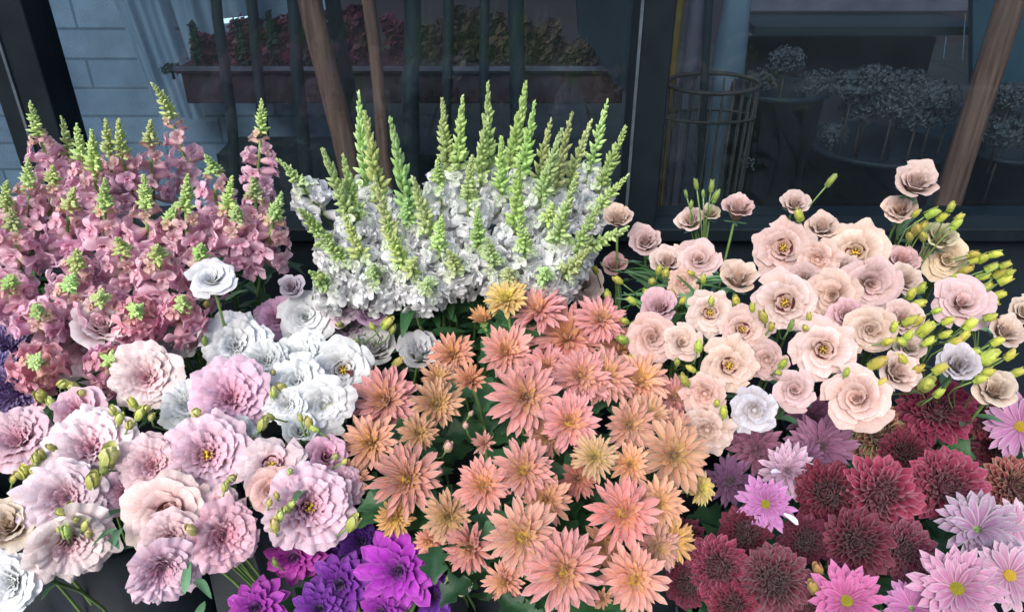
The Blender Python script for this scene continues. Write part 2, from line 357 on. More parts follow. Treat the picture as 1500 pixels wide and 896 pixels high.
def throat_mesh():
    mb = MB(); P = np.zeros((6, 16, 3)); A = np.zeros((6, 16, 3))
    for i in range(6):
        t = i / 5; r = .02 + .16 * t
        for j in range(16):
            a = j * math.pi / 8; P[i, j] = (r * math.cos(a), r * math.sin(a), .02 + .20 * t**1.6 + (.03 * math.sin(5 * a) if i == 5 else 0))
    mb.grid(P, A, closed=True)
    return mb.build('throat', MT['dark_eye'])
def leaf_mesh(seed, L=1., W=.28, mat='leaf', lobed=False):
    random.seed(seed); mb = MB(); nv, nu = (15, 7) if lobed else (9, 5)
    v = np.linspace(0, 1, nv); u = np.linspace(-1, 1, nu); U, V = np.meshgrid(u, v)
    wd = W / 2 * np.sin(np.pi * np.clip(v, 0, 1)**.8)**.8 + .012
    if lobed: wd = wd * (1 + .38 * np.sin(v * 6 * math.pi + 1)) * 1.6
    cur = J(.4) - .35
    P = np.zeros((nv, nu, 3)); P[..., 0] = V * L; P[..., 1] = U * wd[:, None] + .05 * np.sin(V * 3) * J(1)
    P[..., 2] = cur * V**2 * L * .6 + .22 * np.abs(U) * wd[:, None] * 2 + .015 * np.sin(8 * V + 3 * U)
    mb.grid(P, np.stack([V, U, V * 0], -1)); return mb.build('leaf', MT[mat])
def floret_mesh(seed, mat):
    """one snapdragon floret, opening along +X, about 1 unit long, upright +Z"""
    random.seed(seed); mb = MB()
    m = 7; n = 10; P = np.zeros((m, n, 3)); A = np.zeros((m, n, 3))
    for i in range(m):
        t = i / (m - 1); r = .09 + .12 * math.sin(t * 1.9)
        for j in range(n):
            a = 2 * math.pi * j / n
            P[i, j] = (t * .62, r * math.cos(a) * 1.05, r * math.sin(a) - .04 * t); A[i, j] = (t * .6, 0, 0)
    mb.grid(P, A, closed=True)
    def lobe(L, W, ang, tilt0, tilt1, base, ruf):
        t = MB(); strap(t, L, W, tilt0, tilt1, 0, nu=7, nv=7, cup=-.34, point=.62, ruf=ruf, rf=1.5 + J(.4), ctr=.42)
        V = t.v[0]; A = t.a[0]; A[:, 0] = .4 + .6 * A[:, 0]
        M = Matrix.Translation(base) @ Matrix.Rotation(ang, 4, 'X')
        V2 = np.array([list(M @ Vector(v)) for v in V]); t.v[0] = V2
        mb.v.append(V2); mb.a.append(A); mb.f += [tuple(mb.n + q for q in f) for f in t.f]; mb.n += len(V2)
    # upper lip: two erect lobes; lower lip: three spreading lobes
    for s in (-1, 1): lobe(.52 * (1 + J(.12)), .60, s * .60 , R(58 + J(8)), R(118 + J(16)), Vector((.52, s * -.04, .06)), .07)
    for s in (-1, 0, 1): lobe(.44 * (1 + J(.12)), .48, math.pi - s * 1.0, R(20 + J(8)), R(120 + J(16)), Vector((.52, s * .08, -.08)), .07)
    ellips(mb, (.50, -.12, -.03), (.4, 0, -.05), .10, .22, n=8, m=5, A=(.0, 0, 0)); ellips(mb, (.50, .12, -.03), (.4, 0, -.05), .10, .22, n=8, m=5, A=(.0, 0, 0))
    return mb.build('floret', MT[mat])
def budtip_mesh(seed, L=.14, n=64, r=.015, bend=.02):
    """green bud spike, length L, from z=0 to L"""
    random.seed(seed); mb = MB()
    cx = lambda z: bend * (z / L)**2
    mb.tube([(cx(L * k / 6), 0, L * k / 6) for k in range(7)], [.0032 - .0018 * k / 6 for k in range(7)], n=6)
    pr = lambda t: max(.02, math.sin(math.pi * min(1., t * .96 + .04))**.8 * (1.15 - .55 * t))
    for i in range(n):
        t = (i + .5) / n; t = min(.995, max(0, t**.82 + J(.015))); z = L * t * .985; az = i * 2.39996 + J(.5)
        s = (1 - t)**.65 + .12
        out = r * (.15 + .85 * (1 - t)**.9) * .5; el = R(38 + 42 * t + J(16))
        ax = (math.cos(az) * math.cos(el), math.sin(az) * math.cos(el), math.sin(el))
        k = .8 + .45 * random.random()
        ellips(mb, (cx(z) + math.cos(az) * out * .5, math.sin(az) * out * .5, z), ax, .0036 * s * k + .0008, .0165 * s * k + .003, n=6, m=6, prof=pr)
    return mb.build('bud_tip', MT['snap_bud'])

MUM = [mum_mesh(10 + i) for i in range(12)]; MUMC = [mum_mesh(30 + i, closed=.55, n_scale=.8) for i in range(3)]
BALL = [ball_mesh(50 + i, n=120 + 9 * i, W0=.25) for i in range(6)]; BALLF = [ball_mesh(60 + i, n=115 + 10 * i, flat=1.25, W0=.25) for i in range(4)]
DUSTY = [mum_mesh(70 + i, n_scale=.95, wid=1.1, mat='dusty') for i in range(3)]
DAISY = [daisy_mesh(80 + i) for i in range(3)]; DAISYUP = [daisy_mesh(85 + i, n=18, rows=3, up=24) for i in range(2)]
DAHL = [dahlia_mesh(90 + i) for i in range(3)]
ASTER = [ball_mesh(96 + i, n=180, mat='aster', W0=.14) for i in range(2)]
ROSE = {}
for kd in ('open', 'closed', 'side'): ROSE['peach', kd] = [rose_mesh(100 + i, kd, 'peach') for i in range(4)]
for kd in ('frill', 'open', 'side', 'full'): ROSE['pink', kd] = [rose_mesh(120 + i, kd, 'pink') for i in range(4)]
for kd in ('full', 'side', 'open', 'closed'): ROSE['white', kd] = [rose_mesh(140 + i, kd, 'white') for i in range(3)]
BUD = [bud_mesh(160 + i) for i in range(3)]; SEPAL = [sepal_mesh(170 + i) for i in range(3)]; CUP = sepal_mesh(175, n=12, mat='stem', L=.22, spread=20)
EYE_Y = eye_mesh(1, 'yellow', r=.15); EYE_G = eye_mesh(2, 'green_eye', r=.17); STAM = stamen_mesh(3); THROAT = throat_mesh()
LEAF = [leaf_mesh(180 + i) for i in range(4)]; LEAFB = [leaf_mesh(190 + i, mat='leaf_blue', W=.24) for i in range(3)]; LEAFL = [leaf_mesh(195 + i, mat='leaf', W=.42, lobed=True) for i in range(3)]
LEAFN = [leaf_mesh(198 + i, mat='leaf', W=.07) for i in range(2)]
FLP = [floret_mesh(200 + i, 'snap_pink') for i in range(5)]; FLW = [floret_mesh(210 + i, 'snap_white') for i in range(5)]
TIPS = [budtip_mesh(220 + i, n=52 + 5 * i, bend=J(.026)) for i in range(7)]
random.seed(11)

def bez(p0, p1, p2, p3, n=9):
    o = []
    for i in range(n):
        t = i / (n - 1); s = 1 - t
        o.append(p0 * s**3 + p1 * 3 * s * s * t + p2 * 3 * s * t * t + p3 * t**3)
    return o
def stem_path(root, head, axis, n=10):
    d = (head - root).length; a = axis.copy()
    if a.z < .25: a.z = .25; a.normalize()
    return bez(root, root + Vector((0, 0, d * .35)), head - a * d * .28, head, n)
def tube_obj(name, pts, rad, parent, mat='stem', n=6):
    mb = MB(); off = Vector(parent.location); mb.tube([Vector(p) - off for p in pts], rad, n=n)
    me = mb.build(name, MT[mat]); o = bpy.data.objects.new(name, me); COL.objects.link(o); o.parent = parent; return o
def frame(pos, axis, spin, sc):
    q = Vector((0, 0, 1)).rotation_difference(axis)
    return Matrix.Translation(pos) @ q.to_matrix().to_4x4() @ Matrix.Rotation(spin, 4, 'Z') @ Matrix.Diagonal((sc, sc, sc, 1))
def leaf_at(par, pts, t, L, meshes, color=(1, 1, 1), az=None, el=.3):
    k = t * (len(pts) - 1); i = min(int(k), len(pts) - 2); p = pts[i].lerp(pts[i + 1], k - i)
    az = random.random() * 6.28 if az is None else az
    d = Matrix.Rotation(az, 4, 'Z') @ Matrix.Rotation(-el + J(.3), 4, 'Y') @ Matrix.Rotation(J(.5), 4, 'X')
    return put('leaf', random.choice(meshes), Matrix.Translation(p) @ d @ Matrix.Diagonal((L, L, L, 1)), par, color)

# ------------------------------------------------------------------ the setting: pavement, shop front, street
def tiled_mat(name, c1, c2, mortar, bw, bh, scale=1., rough=.7, msize=.008, spec=.4, offset=.5):
    m, ns, ls = new_mat(name); out = ns.new('ShaderNodeOutputMaterial'); pb = ns.new('ShaderNodeBsdfPrincipled')
    tc = ns.new('ShaderNodeTexCoord'); br = ns.new('ShaderNodeTexBrick'); ls.new(tc.outputs['Object'], br.inputs[0])
    br.inputs['Color1'].default_value = (*c1, 1); br.inputs['Color2'].default_value = (*c2, 1); br.inputs['Mortar'].default_value = (*mortar, 1)
    br.inputs['Scale'].default_value = scale; br.inputs['Mortar Size'].default_value = msize; br.inputs['Brick Width'].default_value = bw; br.inputs['Row Height'].default_value = bh; br.offset = offset
    nz = ns.new('ShaderNodeTexNoise'); nz.inputs['Scale'].default_value = 9; nz.inputs['Detail'].default_value = 8; ls.new(tc.outputs['Object'], nz.inputs['Vector'])
    n2 = ns.new('ShaderNodeTexNoise'); n2.inputs['Scale'].default_value = 320; n2.inputs['Detail'].default_value = 2; ls.new(tc.outputs['Object'], n2.inputs['Vector'])
    c = mixc(ns, ls, 1., br.outputs[0], maprange(ns, ls, nz.outputs[0], .3, .7, .75, 1.15), 'MULTIPLY')
    c = mixc(ns, ls, 1., c, maprange(ns, ls, n2.outputs[0], .35, .65, .7, 1.25), 'MULTIPLY')
    ls.new(c, pb.inputs['Base Color']); pb.inputs['Roughness'].default_value = rough; pb.inputs['Specular IOR Level'].default_value = spec
    bp = ns.new('ShaderNodeBump'); bp.inputs['Strength'].default_value = .4; bp.inputs['Distance'].default_value = .003; ls.new(n2.outputs[0], bp.inputs['Height']); ls.new(bp.outputs[0], pb.inputs['Normal'])
    ls.new(pb.outputs[0], out.inputs[0]); return m
MT['paving'] = tiled_mat('paving_slabs', (.07, .08, .095), (.055, .065, .078), (.02, .022, .026), .6, .4)
MT['asphalt'] = plain_mat('asphalt', (.05, .05, .055), (.035, .035, .04), scale=200, rough=.9, bump=.4)
MT['kerb'] = plain_mat('kerb_stone', (.30, .30, .30), (.22, .22, .23), scale=40, rough=.8, bump=.3)
MT['frame'] = plain_mat('window_frame_paint', (0.0032, 0.0070, 0.0109), (0.0064, 0.0128, 0.0179), scale=14, rough=.55, bump=.08, spec=.2, detail=8)
MT['riser'] = plain_mat('riser_paint', (.006, .011, .018), (.010, .018, .027), scale=6, rough=.55, bump=.06, detail=8, spec=.3)
MT['metal_edge'] = plain_mat('worn_metal_edge', (.16, .21, .25), (.10, .13, .16), scale=50, rough=.35, metal=.6)
MT['int_floor'] = tiled_mat('shop_floor_tiles', (.025, .03, .035), (.02, .026, .03), (.008, .008, .01), .45, .45, rough=.5, offset=0)
MT['int_wall'] = plain_mat('shop_wall', (0.0180, 0.0132, 0.0204), (0.0096, 0.0084, 0.0144), scale=3, rough=.9)
MT['reflection_brick'] = tiled_mat('pale_reflection_brick', (.22, .27, .34), (.17, .21, .28), (.10, .13, .17), .42, .10, msize=.005, rough=.8)
MT['sheer'] = plain_mat('pale_reflection_cloth', (0.2720, 0.3400, 0.4080), (0.1870, 0.2380, 0.3060), scale=7, rough=.8, transl=.35, stretch=(4, 4, .4))
MT['wood'] = plain_mat('stripped_wood_pole', (.24, .115, .075), (.07, .03, .02), scale=26, rough=.6, bump=.8, stretch=(4, 4, .22), detail=10)
MT['post'] = plain_mat('dark_stained_post', (0.0072, 0.0132, 0.0168), (0.0120, 0.0180, 0.0216), scale=20, rough=.5, stretch=(3, 3, .3))
MT['black_plastic'] = plain_mat('black_bucket_plastic', (0.0048, 0.0084, 0.0132), (0.0084, 0.0132, 0.0192), scale=30, rough=.6, bump=.05, spec=.2)
MT['terracotta'] = plain_mat('dull_red_trough', (0.0392, 0.0168, 0.0213), (0.0280, 0.0123, 0.0157), scale=14, rough=.8, bump=.2)
MT['heather'] = plain_mat('crimson_foliage', (0.1768, 0.0238, 0.0476), (0.0952, 0.0170, 0.0340), scale=30, rough=.7, obj_random=.2)
MT['brown_dry'] = plain_mat('dried_brown_plants', (0.0884, 0.0442, 0.0260), (0.0468, 0.0234, 0.0156), scale=30, rough=.8, obj_random=.2)
MT['conifer'] = plain_mat('dark_conifer', (.012, .030, .026), (.02, .04, .034), scale=30, rough=.7)
MT['dry_grey'] = plain_mat('dried_grey_hydrangea', (0.0732, 0.0770, 0.0847), (0.0308, 0.0308, 0.0347), scale=60, rough=.85, obj_random=.2)
MT['yellow_paint'] = plain_mat('ochre_paint', (0.2100, 0.1190, 0.0140), (0.1400, 0.0840, 0.0105), scale=10, rough=.6)
MT['pale_post'] = plain_mat('pale_lilac_paint', (0.1200, 0.1020, 0.1320), (0.0720, 0.0660, 0.0900), scale=12, rough=.6)
MT['vase'] = plain_mat('pale_blue_ceramic', (0.1365, 0.1785, 0.2205), (0.0892, 0.1207, 0.1575), scale=7, rough=.25)
MT['teal'] = plain_mat('teal_painted_board', (0.0280, 0.0616, 0.0840), (0.0196, 0.0448, 0.0616), scale=5, rough=.5)
MT['wicker'] = plain_mat('wicker', (0.0384, 0.0264, 0.0216), (0.0168, 0.0120, 0.0108), scale=60, rough=.7, bump=.5)
MT['street_wall'] = tiled_mat('street_brick', (.30, .15, .11), (.22, .11, .08), (.30, .28, .26), .22, .075, msize=.012)

def simple(name, mb, mat, label=None, cat=None, group=None, kind=None, smooth=False, parent=None):
    o = put(name, mb.build(name, MT[mat], smooth), None, parent); return tag(o, label, cat, group, kind)
def boxo(name, c, sz, mat, parent=None, rot=None, bevel=0., **k):
    mb = MB(); off = Vector((0, 0, 0))
    if parent: off = Vector(parent.location)
    mb.box(Vector(c) - off, sz, rot)
    me = mb.build(name, MT[mat], False); o = bpy.data.objects.new(name, me); COL.objects.link(o); o.parent = parent
    if bevel:
        bv = o.modifiers.new('bevel', 'BEVEL'); bv.width = bevel; bv.segments = 2
    return tag(o, **k)

mb = MB(); mb.raw([(-60, -2.6, 0), (60, -2.6, 0), (60, 1.74, 0), (-60, 1.74, 0)], [(0, 1, 2, 3)]); simple('pavement', mb, 'paving', kind='structure')
mb = MB(); mb.raw([(-200, -200, -.13), (200, -200, -.13), (200, 200, -.13), (-200, 200, -.13)], [(0, 1, 2, 3)]); simple('ground', mb, 'asphalt', kind='structure')
boxo('kerb', (0, -2.68, -.06), (120, .15, .125), 'kerb', kind='structure')
YW = 1.75
# shop front: one thing: riser, sill, head, mullions (> pale edge strip), glass panes
def pxline(px0, py0, px1, py1, Y): return at(px0, py0, Y), at(px1, py1, Y)
X1 = at(28, 90, YW).x; X2 = at(948, 160, YW).x; ZS = .80; ZH = 2.6
sf = empty('shop_front', (0, YW, 0), 'dark blue painted shop window front behind all the flowers', 'shop window')
boxo('stall_riser', (0, YW + .06, ZS / 2 - .01), (8, .10, ZS - .03), 'riser', sf)
boxo('sill', (0, YW + .045, ZS + .005), (8, .15, .035), 'frame', sf, bevel=.004)
boxo('head_rail', (0, YW + .05, ZH + .06), (8, .12, .16), 'frame', sf)
def mullion(x, w_, edges):
    o = boxo('mullion', (x, YW + .03, (ZS + ZH) / 2), (w_, .11, ZH - ZS - .045), 'frame', sf, bevel=.004)
    for ex in edges:
        mb = MB(); mb.box((x + ex, 0 - .028, (ZS + ZH) / 2), (.006, .006, ZH - ZS - .06)); e = bpy.data.objects.new('edge_trim', mb.build('edge_trim', MT['metal_edge'], False)); COL.objects.link(e); e.parent = o
mullion(X1, .115, (-.012,)); mullion(X2, .078, (-.034,))  # the central mullion's pale strip puts a thin highlight into the colour
mullion(2.4, .08, ()); mullion(-2.7, .08, ())
gm, ns, ls = new_mat('window_glass'); out = ns.new('ShaderNodeOutputMaterial'); gl = ns.new('ShaderNodeBsdfGlossy'); gl.inputs['Roughness'].default_value = .012; gl.inputs[0].default_value = (.85, .95, 1, 1)
tb = ns.new('ShaderNodeBsdfTransparent'); tb.inputs[0].default_value = (.80, .88, .92, 1); fr = ns.new('ShaderNodeFresnel'); ge = ns.new('ShaderNodeNewGeometry'); ls.new(maprange(ns, ls, ge.outputs['Backfacing'], 0, 1, 1.45, 1 / 1.45), fr.inputs[0])
mx = ns.new('ShaderNodeMixShader'); ls.new(fr.outputs[0], mx.inputs[0]); ls.new(tb.outputs[0], mx.inputs[1]); ls.new(gl.outputs[0], mx.inputs[2]); df = ns.new('ShaderNodeBsdfDiffuse'); df.inputs[0].default_value = (.55, .70, .80, 1); m2 = ns.new('ShaderNodeMixShader')  # dusty diffuse film mixed in as a bluish haze to lift the blacks
tcg = ns.new('ShaderNodeTexCoord'); ng = ns.new('ShaderNodeTexNoise'); ng.inputs['Scale'].default_value = 2.2; ng.inputs['Detail'].default_value = 7; ng.inputs['Distortion'].default_value = 1.2; ls.new(tcg.outputs['Object'], ng.inputs['Vector'])
ls.new(maprange(ns, ls, ng.outputs[0], .35, .75, .001, .012), m2.inputs[0]); ls.new(mx.outputs[0], m2.inputs[1]); ls.new(df.outputs[0], m2.inputs[2]); ls.new(maprange(ns, ls, ng.outputs[0], .3, .7, .015, .06), gl.inputs['Roughness'])
ls.new(m2.outputs[0], out.inputs[0]); MT['glass'] = gm
xs = [-2.66, X1 - .0575, X1 + .0575, X2 - .039, X2 + .039, 2.36]
for a, b in ((xs[0], xs[1]), (xs[2], xs[3]), (xs[4], xs[5])):
    boxo('glass_pane', ((a + b) / 2, YW + .05, (ZS + ZH) / 2), (b - a - .002, .006, ZH - ZS - .05), 'glass', sf)
# inside the shop
mb = MB(); mb.raw([(-4, 1.9, .3), (4, 1.9, .3), (4, 6.5, .3), (-4, 6.5, .3)], [(0, 1, 2, 3)]); simple('floor', mb, 'int_floor', kind='structure')
mb = MB(); mb.raw([(-4, 6.5, .3), (4, 6.5, .3), (4, 6.5, 3.2), (-4, 6.5, 3.2)], [(0, 1, 2, 3)]); mb.raw([(-4, 1.9, .3), (-4, 6.5, .3), (-4, 6.5, 3.2), (-4, 1.9, 3.2)], [(0, 1, 2, 3)]); mb.raw([(4, 1.9, .3), (4, 6.5, .3), (4, 6.5, 3.2), (4, 1.9, 3.2)], [(0, 1, 2, 3)])
simple('wall', mb, 'int_wall', kind='structure')
# left bay: brick panel inside, standing in for paving reflected in the glass
def quad_thing(name, pix, Y, mat, th=.03, **k):
    pts = [at(x, y, Y) for x, y in pix]; mb = MB(); n = len(pts)
    V = [tuple(p) for p in pts] + [(p.x, p.y + th, p.z) for p in pts]
    F = [tuple(range(n))[::-1], tuple(range(n, 2 * n))] + [(i, (i + 1) % n, n + (i + 1) % n, n + i) for i in range(n)]
    mb.raw(V, F); return simple(name, mb, mat, **k)
bw = at(55, 195, 2.75); be = at(455, 60, 2.75)
mb = MB(); mb.box((0, 0, 0), (be.x - bw.x + .5, .5, .1)); 
o = empty('reflection_panel', (0, 0, 0)); COL.objects.unlink(o); bpy.data.objects.remove(o)
mb = MB(); wx, wz = be.x - bw.x + .30, 1.9 - .3
mb.box((0, 0, 0), (wx, wz, .1))
o = put('reflection_panel', mb.build('reflection_panel', MT['reflection_brick'], False), Matrix.Translation(((bw.x + be.x) / 2 - .06, 2.80, .3 + wz / 2)) @ Matrix.Rotation(R(90), 4, 'X'))
tag(o, 'pale blue grey brick wall seen through the left window', 'brick wall')
# pale cloth strips put in for bright streaks of the same reflection
def curtain(px_l, px_r, Y, zt, zb, lean, label):
    nv, nu = 8, 60; P = np.zeros((nv, nu, 3)); A = np.zeros((nv, nu, 3)); xl, xr = at(px_l, 0, Y).x, at(px_r, 0, Y).x
    for i in range(nv):
        t = i / (nv - 1)
        for j in range(nu):
            s = j / (nu - 1); P[i, j] = (xl + (xr - xl) * s * (1 - .1 * t) + lean * t, Y + .012 * math.sin(s * 13 + t) + .006 * math.sin(s * 31 + 2 * t), zt + (zb - zt) * t)
    mb = MB(); mb.grid(P, A); o = simple('reflection_cloth', mb, 'sheer', label, 'curtain', smooth=True)
curtain(125, 205, 2.55, 1.75, .85, .14, 'narrow pale sheer curtain hanging against the blue brick at the far left')
curtain(215, 330, 2.5, 1.75, .95, .10, 'wider pale grey curtain hanging behind the crimson shrubs')
lt = MB(); p = at(348, 29, 2.42); lt.box(p, (.10, .012, .012), Matrix.Rotation(R(-6), 4, 'Y'));  # glowing bar placed inside to imitate a light reflected in the glass
lm, ns, ls = new_mat('lit_tube'); em = ns.new('ShaderNodeEmission'); em.inputs[0].default_value = (.75, .92, 1, 1); em.inputs[1].default_value = .9; ou = ns.new('ShaderNodeOutputMaterial'); ls.new(em.outputs[0], ou.inputs[0]); MT['lit'] = lm
simple('reflected_light_bar', lt, 'lit', 'small lit white strip light behind the glass above the crimson shrubs', 'light')
# trough of crimson shrubs and dried stems
tl, tr = at(262, 106, 2.3), at(915, 106, 2.3)
trg = empty('planter_trough', (0, 2.3, .3), 'long dull red planter trough inside the window', 'planter')
boxo('trough_body', ((tl.x + tr.x) / 2, 2.42, tl.z - .05), (tr.x - tl.x, .22, .09), 'terracotta', trg, bevel=.004)
boxo('trough_rim', ((tl.x + tr.x) / 2, 2.42, tl.z + .002), (tr.x - tl.x + .02, .25, .012), 'terracotta', trg, bevel=.003)
boxo('trough_stand', ((tl.x + tr.x) / 2, 2.42, .55), (tr.x - tl.x - .1, .18, .5), 'post', trg)
boxo('trough_lip', ((tl.x + tr.x) / 2, 2.292, tl.z + .012), (tr.x - tl.x + .02, .008, .012), 'pale_post', trg)
def shrub(px, py_top, wpx, Y, mat, label, cat, name, dense=420, seed=0, leafsz=.014, cone=False, zb=None):
    random.seed(seed); top = at(px, py_top, Y); zb_ = zb if zb is not None else tl.z; h = top.z - zb_; r = wpx / 2 / FPX * depth(top) * (1. if cone else 1.35)
    mb = MB()
    nst = 7 if not cone else 1; tips = []
    for i in range(nst):
        a = random.random() * 6.28; q = random.random()**.5 * (0 if cone else .75); tips.append(Vector((math.cos(a) * r * q, math.sin(a) * r * q * .6, h * (1 if i == 0 else .72 + .25 * random.random()))))
    for i in range(dense):
        tp = random.choice(tips); t = random.random()**.7
        c = tp * t + Vector((J(), J(), J() * .3)) * (r * (.60 if not cone else .55) * (1.15 - t * .8))
        n = Vector((J(), J(), J() + .4)).normalized(); a = n.orthogonal().normalized() * leafsz * (1 + J(.5)); b = n.cross(a) * .5
        mb.raw([c - a, c + b, c + a, c - b], [(0, 1, 2, 3)])
    root = empty(name, (top.x, Y + .1, zb_), label, cat)
    o = bpy.data.objects.new('foliage', mb.build('foliage', MT[mat], False)); COL.objects.link(o); o.parent = root
    m2 = MB()
    for tp in tips: m2.tube([(0, 0, -.03), tp * .5, tp * .95], [.005, .004, .002], n=5)
    o = bpy.data.objects.new('stem', m2.build('stem', MT['post'])); COL.objects.link(o); o.parent = root
for i, a in enumerate([
    (293, 62, 60, 'heather', 'low crimson shrub at the left end of the trough'), (350, 38, 62, 'heather', 'tall crimson shrub behind glass just below the reflected light streak'),
    (408, 30, 66, 'heather', 'crimson shrub left of the thick wooden pole'), (500, 18, 60, 'heather', 'crimson shrub between the two wooden poles'),
    (585, 30, 56, 'heather', 'dull crimson shrub just right of the thin wooden pole'), (640, 40, 60, 'brown_dry', 'brown dried plant beside the middle dark post'),
    (690, 20, 66, 'brown_dry', 'tall brown dried plant behind the centre of the white snapdragons'), (745, 30, 60, 'brown_dry', 'brown dried plant with a pale seedhead behind the tallest white spikes'),
    (800, 45, 64, 'brown_dry', 'brown dried plant sloping down to the right in the trough'), (855, 70, 60, 'brown_dry', 'short brown dried plant at the right end of the trough')]):
    shrub(a[0], a[1], a[2], 2.3, a[3], a[4], 'shrub', 'shrub', seed=300 + i, dense=900, leafsz=.016)
for i, a in enumerate([(262, 45, 26, 'dark conifer sprig leaning at the trough left end'), (330, 40, 24, 'slim dark conifer under the reflected light streak'), (378, 28, 26, 'dark conifer sprig left of the thick wooden pole, beside a dark post'), (425, 30, 24, 'dark conifer sprig touching the thick wooden pole'), (232, 112, 50, 'low dark seedlings beside the tall pink snapdragon tip')]):
    shrub(a[0], a[1], a[2], 2.24, 'conifer', a[3], 'conifer', 'conifer', seed=330 + i, dense=260, cone=True, leafsz=.010)
# poles and posts
def pole(name, x0, y0, x1, y1, Y, wpx, mat, label, cat, group=None):
    a, b = pxline(x0, y0, x1, y1, Y); d = (b - a); a2 = a - d * .8; L = d.length; b2 = a + d * ((.31 - a.z) / d.z)
    r = wpx / 2 / FPX * depth(a); mb = MB(); pts = [a2.lerp(b2, k / 10) + Vector((J(.004), J(.004), 0)) for k in range(11)]
    off = pts[-1].copy(); mb.tube([q - off for q in pts], [r * (1 + .02 * k) for k in range(11)], n=14)
    o = put(name, mb.build(name, MT[mat]), Matrix.Translation(off)); tag(o, label, cat, group)
pole('wooden_pole', 455, 0, 508, 230, 2.02, 34, 'wood', 'thick reddish brown wooden pole behind the glass left of centre', 'pole')
pole('wooden_pole', 540, 0, 560, 190, 2.1, 19, 'wood', 'thin reddish brown wooden pole behind the glass near the centre', 'pole')
pole('wooden_pole', 1482, 0, 1380, 330, 1.98, 38, 'wood', 'reddish brown wooden pole leaning at the far right window', 'pole')
for i, (x0, x1, wd, lb) in enumerate([(368, 392, 15, 'dark post left of the thick wooden pole'), (318, 345, 15, 'dark post rising through the low crimson shrubs'), (428, 448, 18, 'dark post just left of the thick wooden pole'), (488, 525, 22, 'dark post hugging the right of the thick wooden pole'), (603, 604, 24, 'widest dark post, just right of the thin wooden pole'),
                                     (655, 656, 15, 'dark post above the left pair of centre white spikes'), (710, 711, 14, 'dark post above the tallest centre white spike'), (757, 757, 22, 'dark post above the tallest right white spike')]):
    pole('dark_post', x0, 0, x1, 240, 2.14, wd, 'post', lb, 'post')
# dark drape at the right end of the trough
quad_thing('dark_cloth', [(842, -40), (935, -40), (935, 150), (900, 122), (868, 70), (848, 52)], 2.2, 'riser', th=.04, label='black cloth hanging behind the glass beside the central mullion', cat='cloth')
# right bay
pole('ochre_strip', 996, 0, 988, 90, 2.15, 11, 'yellow_paint', 'ochre yellow upright strip just right of the central mullion', 'strip')
pole('pale_post', 1024, 0, 1004, 150, 2.2, 25, 'pale_post', 'pale lilac upright post right of the ochre strip', 'post')
pole('dark_post', 1040, 0, 1026, 230, 2.12, 12, 'post', 'dark post between the pale lilac post and the blue vase', 'post')
def lathe(name, base, prof, mat, parent=None, n=28, **k):
    mb = MB(); P = np.zeros((len(prof), n, 3))
    for i, (r, z) in enumerate(prof):
        for j in range(n): P[i, j] = (r * math.cos(6.28318 * j / n), r * math.sin(6.28318 * j / n), z)
    mb.grid(P, np.zeros_like(P), closed=True); me = mb.build(name, MT[mat])
    o = put(name, me, Matrix.Translation(base), parent); return tag(o, **k)
p = at(1062, 135, 2.35); lathe('blue_vase', (p.x, 2.35, .31), [(.0, 0), (.05, .0), (.055, .05), (.045, p.z - .36), (.052, p.z - .31), (.048, p.z - .2), (.035, p.z), (.03, p.z + .05), (.0, p.z + .05)], 'vase', label='tall pale blue vase tapering upward behind the glass', cat='vase')
# basket with a hooped rim
bk = at(1045, 122, 2.1); rb = 68 / FPX * depth(bk)
br_ = empty('wicker_basket', (bk.x, 2.1, .31), 'round wicker basket with an arched rim behind the glass', 'basket')
mb = MB(); mb.tube([(rb * math.cos(a), rb * .5 * math.sin(a), bk.z - .31 + .012 * math.sin(a)) for a in np.linspace(0, 6.2832, 40)], .006, n=6); o = bpy.data.objects.new('rim', mb.build('rim', MT['wicker'])); COL.objects.link(o); o.parent = br_
mb = MB(); mb.tube([(rb * math.cos(a), rb * .5 * math.sin(a), bk.z - .31 - .09) for a in np.linspace(0, 6.2832, 40)], .004, n=6)
mb.tube([(rb * .9 * math.cos(a), rb * .45 * math.sin(a), .02) for a in np.linspace(0, 6.2832, 40)], .006, n=6)
for k in range(26):
    a = k * 6.2832 / 26; mb.tube([(rb * math.cos(a), rb * .5 * math.sin(a), bk.z - .31), (rb * .9 * math.cos(a), rb * .45 * math.sin(a), .02)], .0025, n=4)
o = bpy.data.objects.new('weave', mb.build('weave', MT['wicker'])); COL.objects.link(o); o.parent = br_
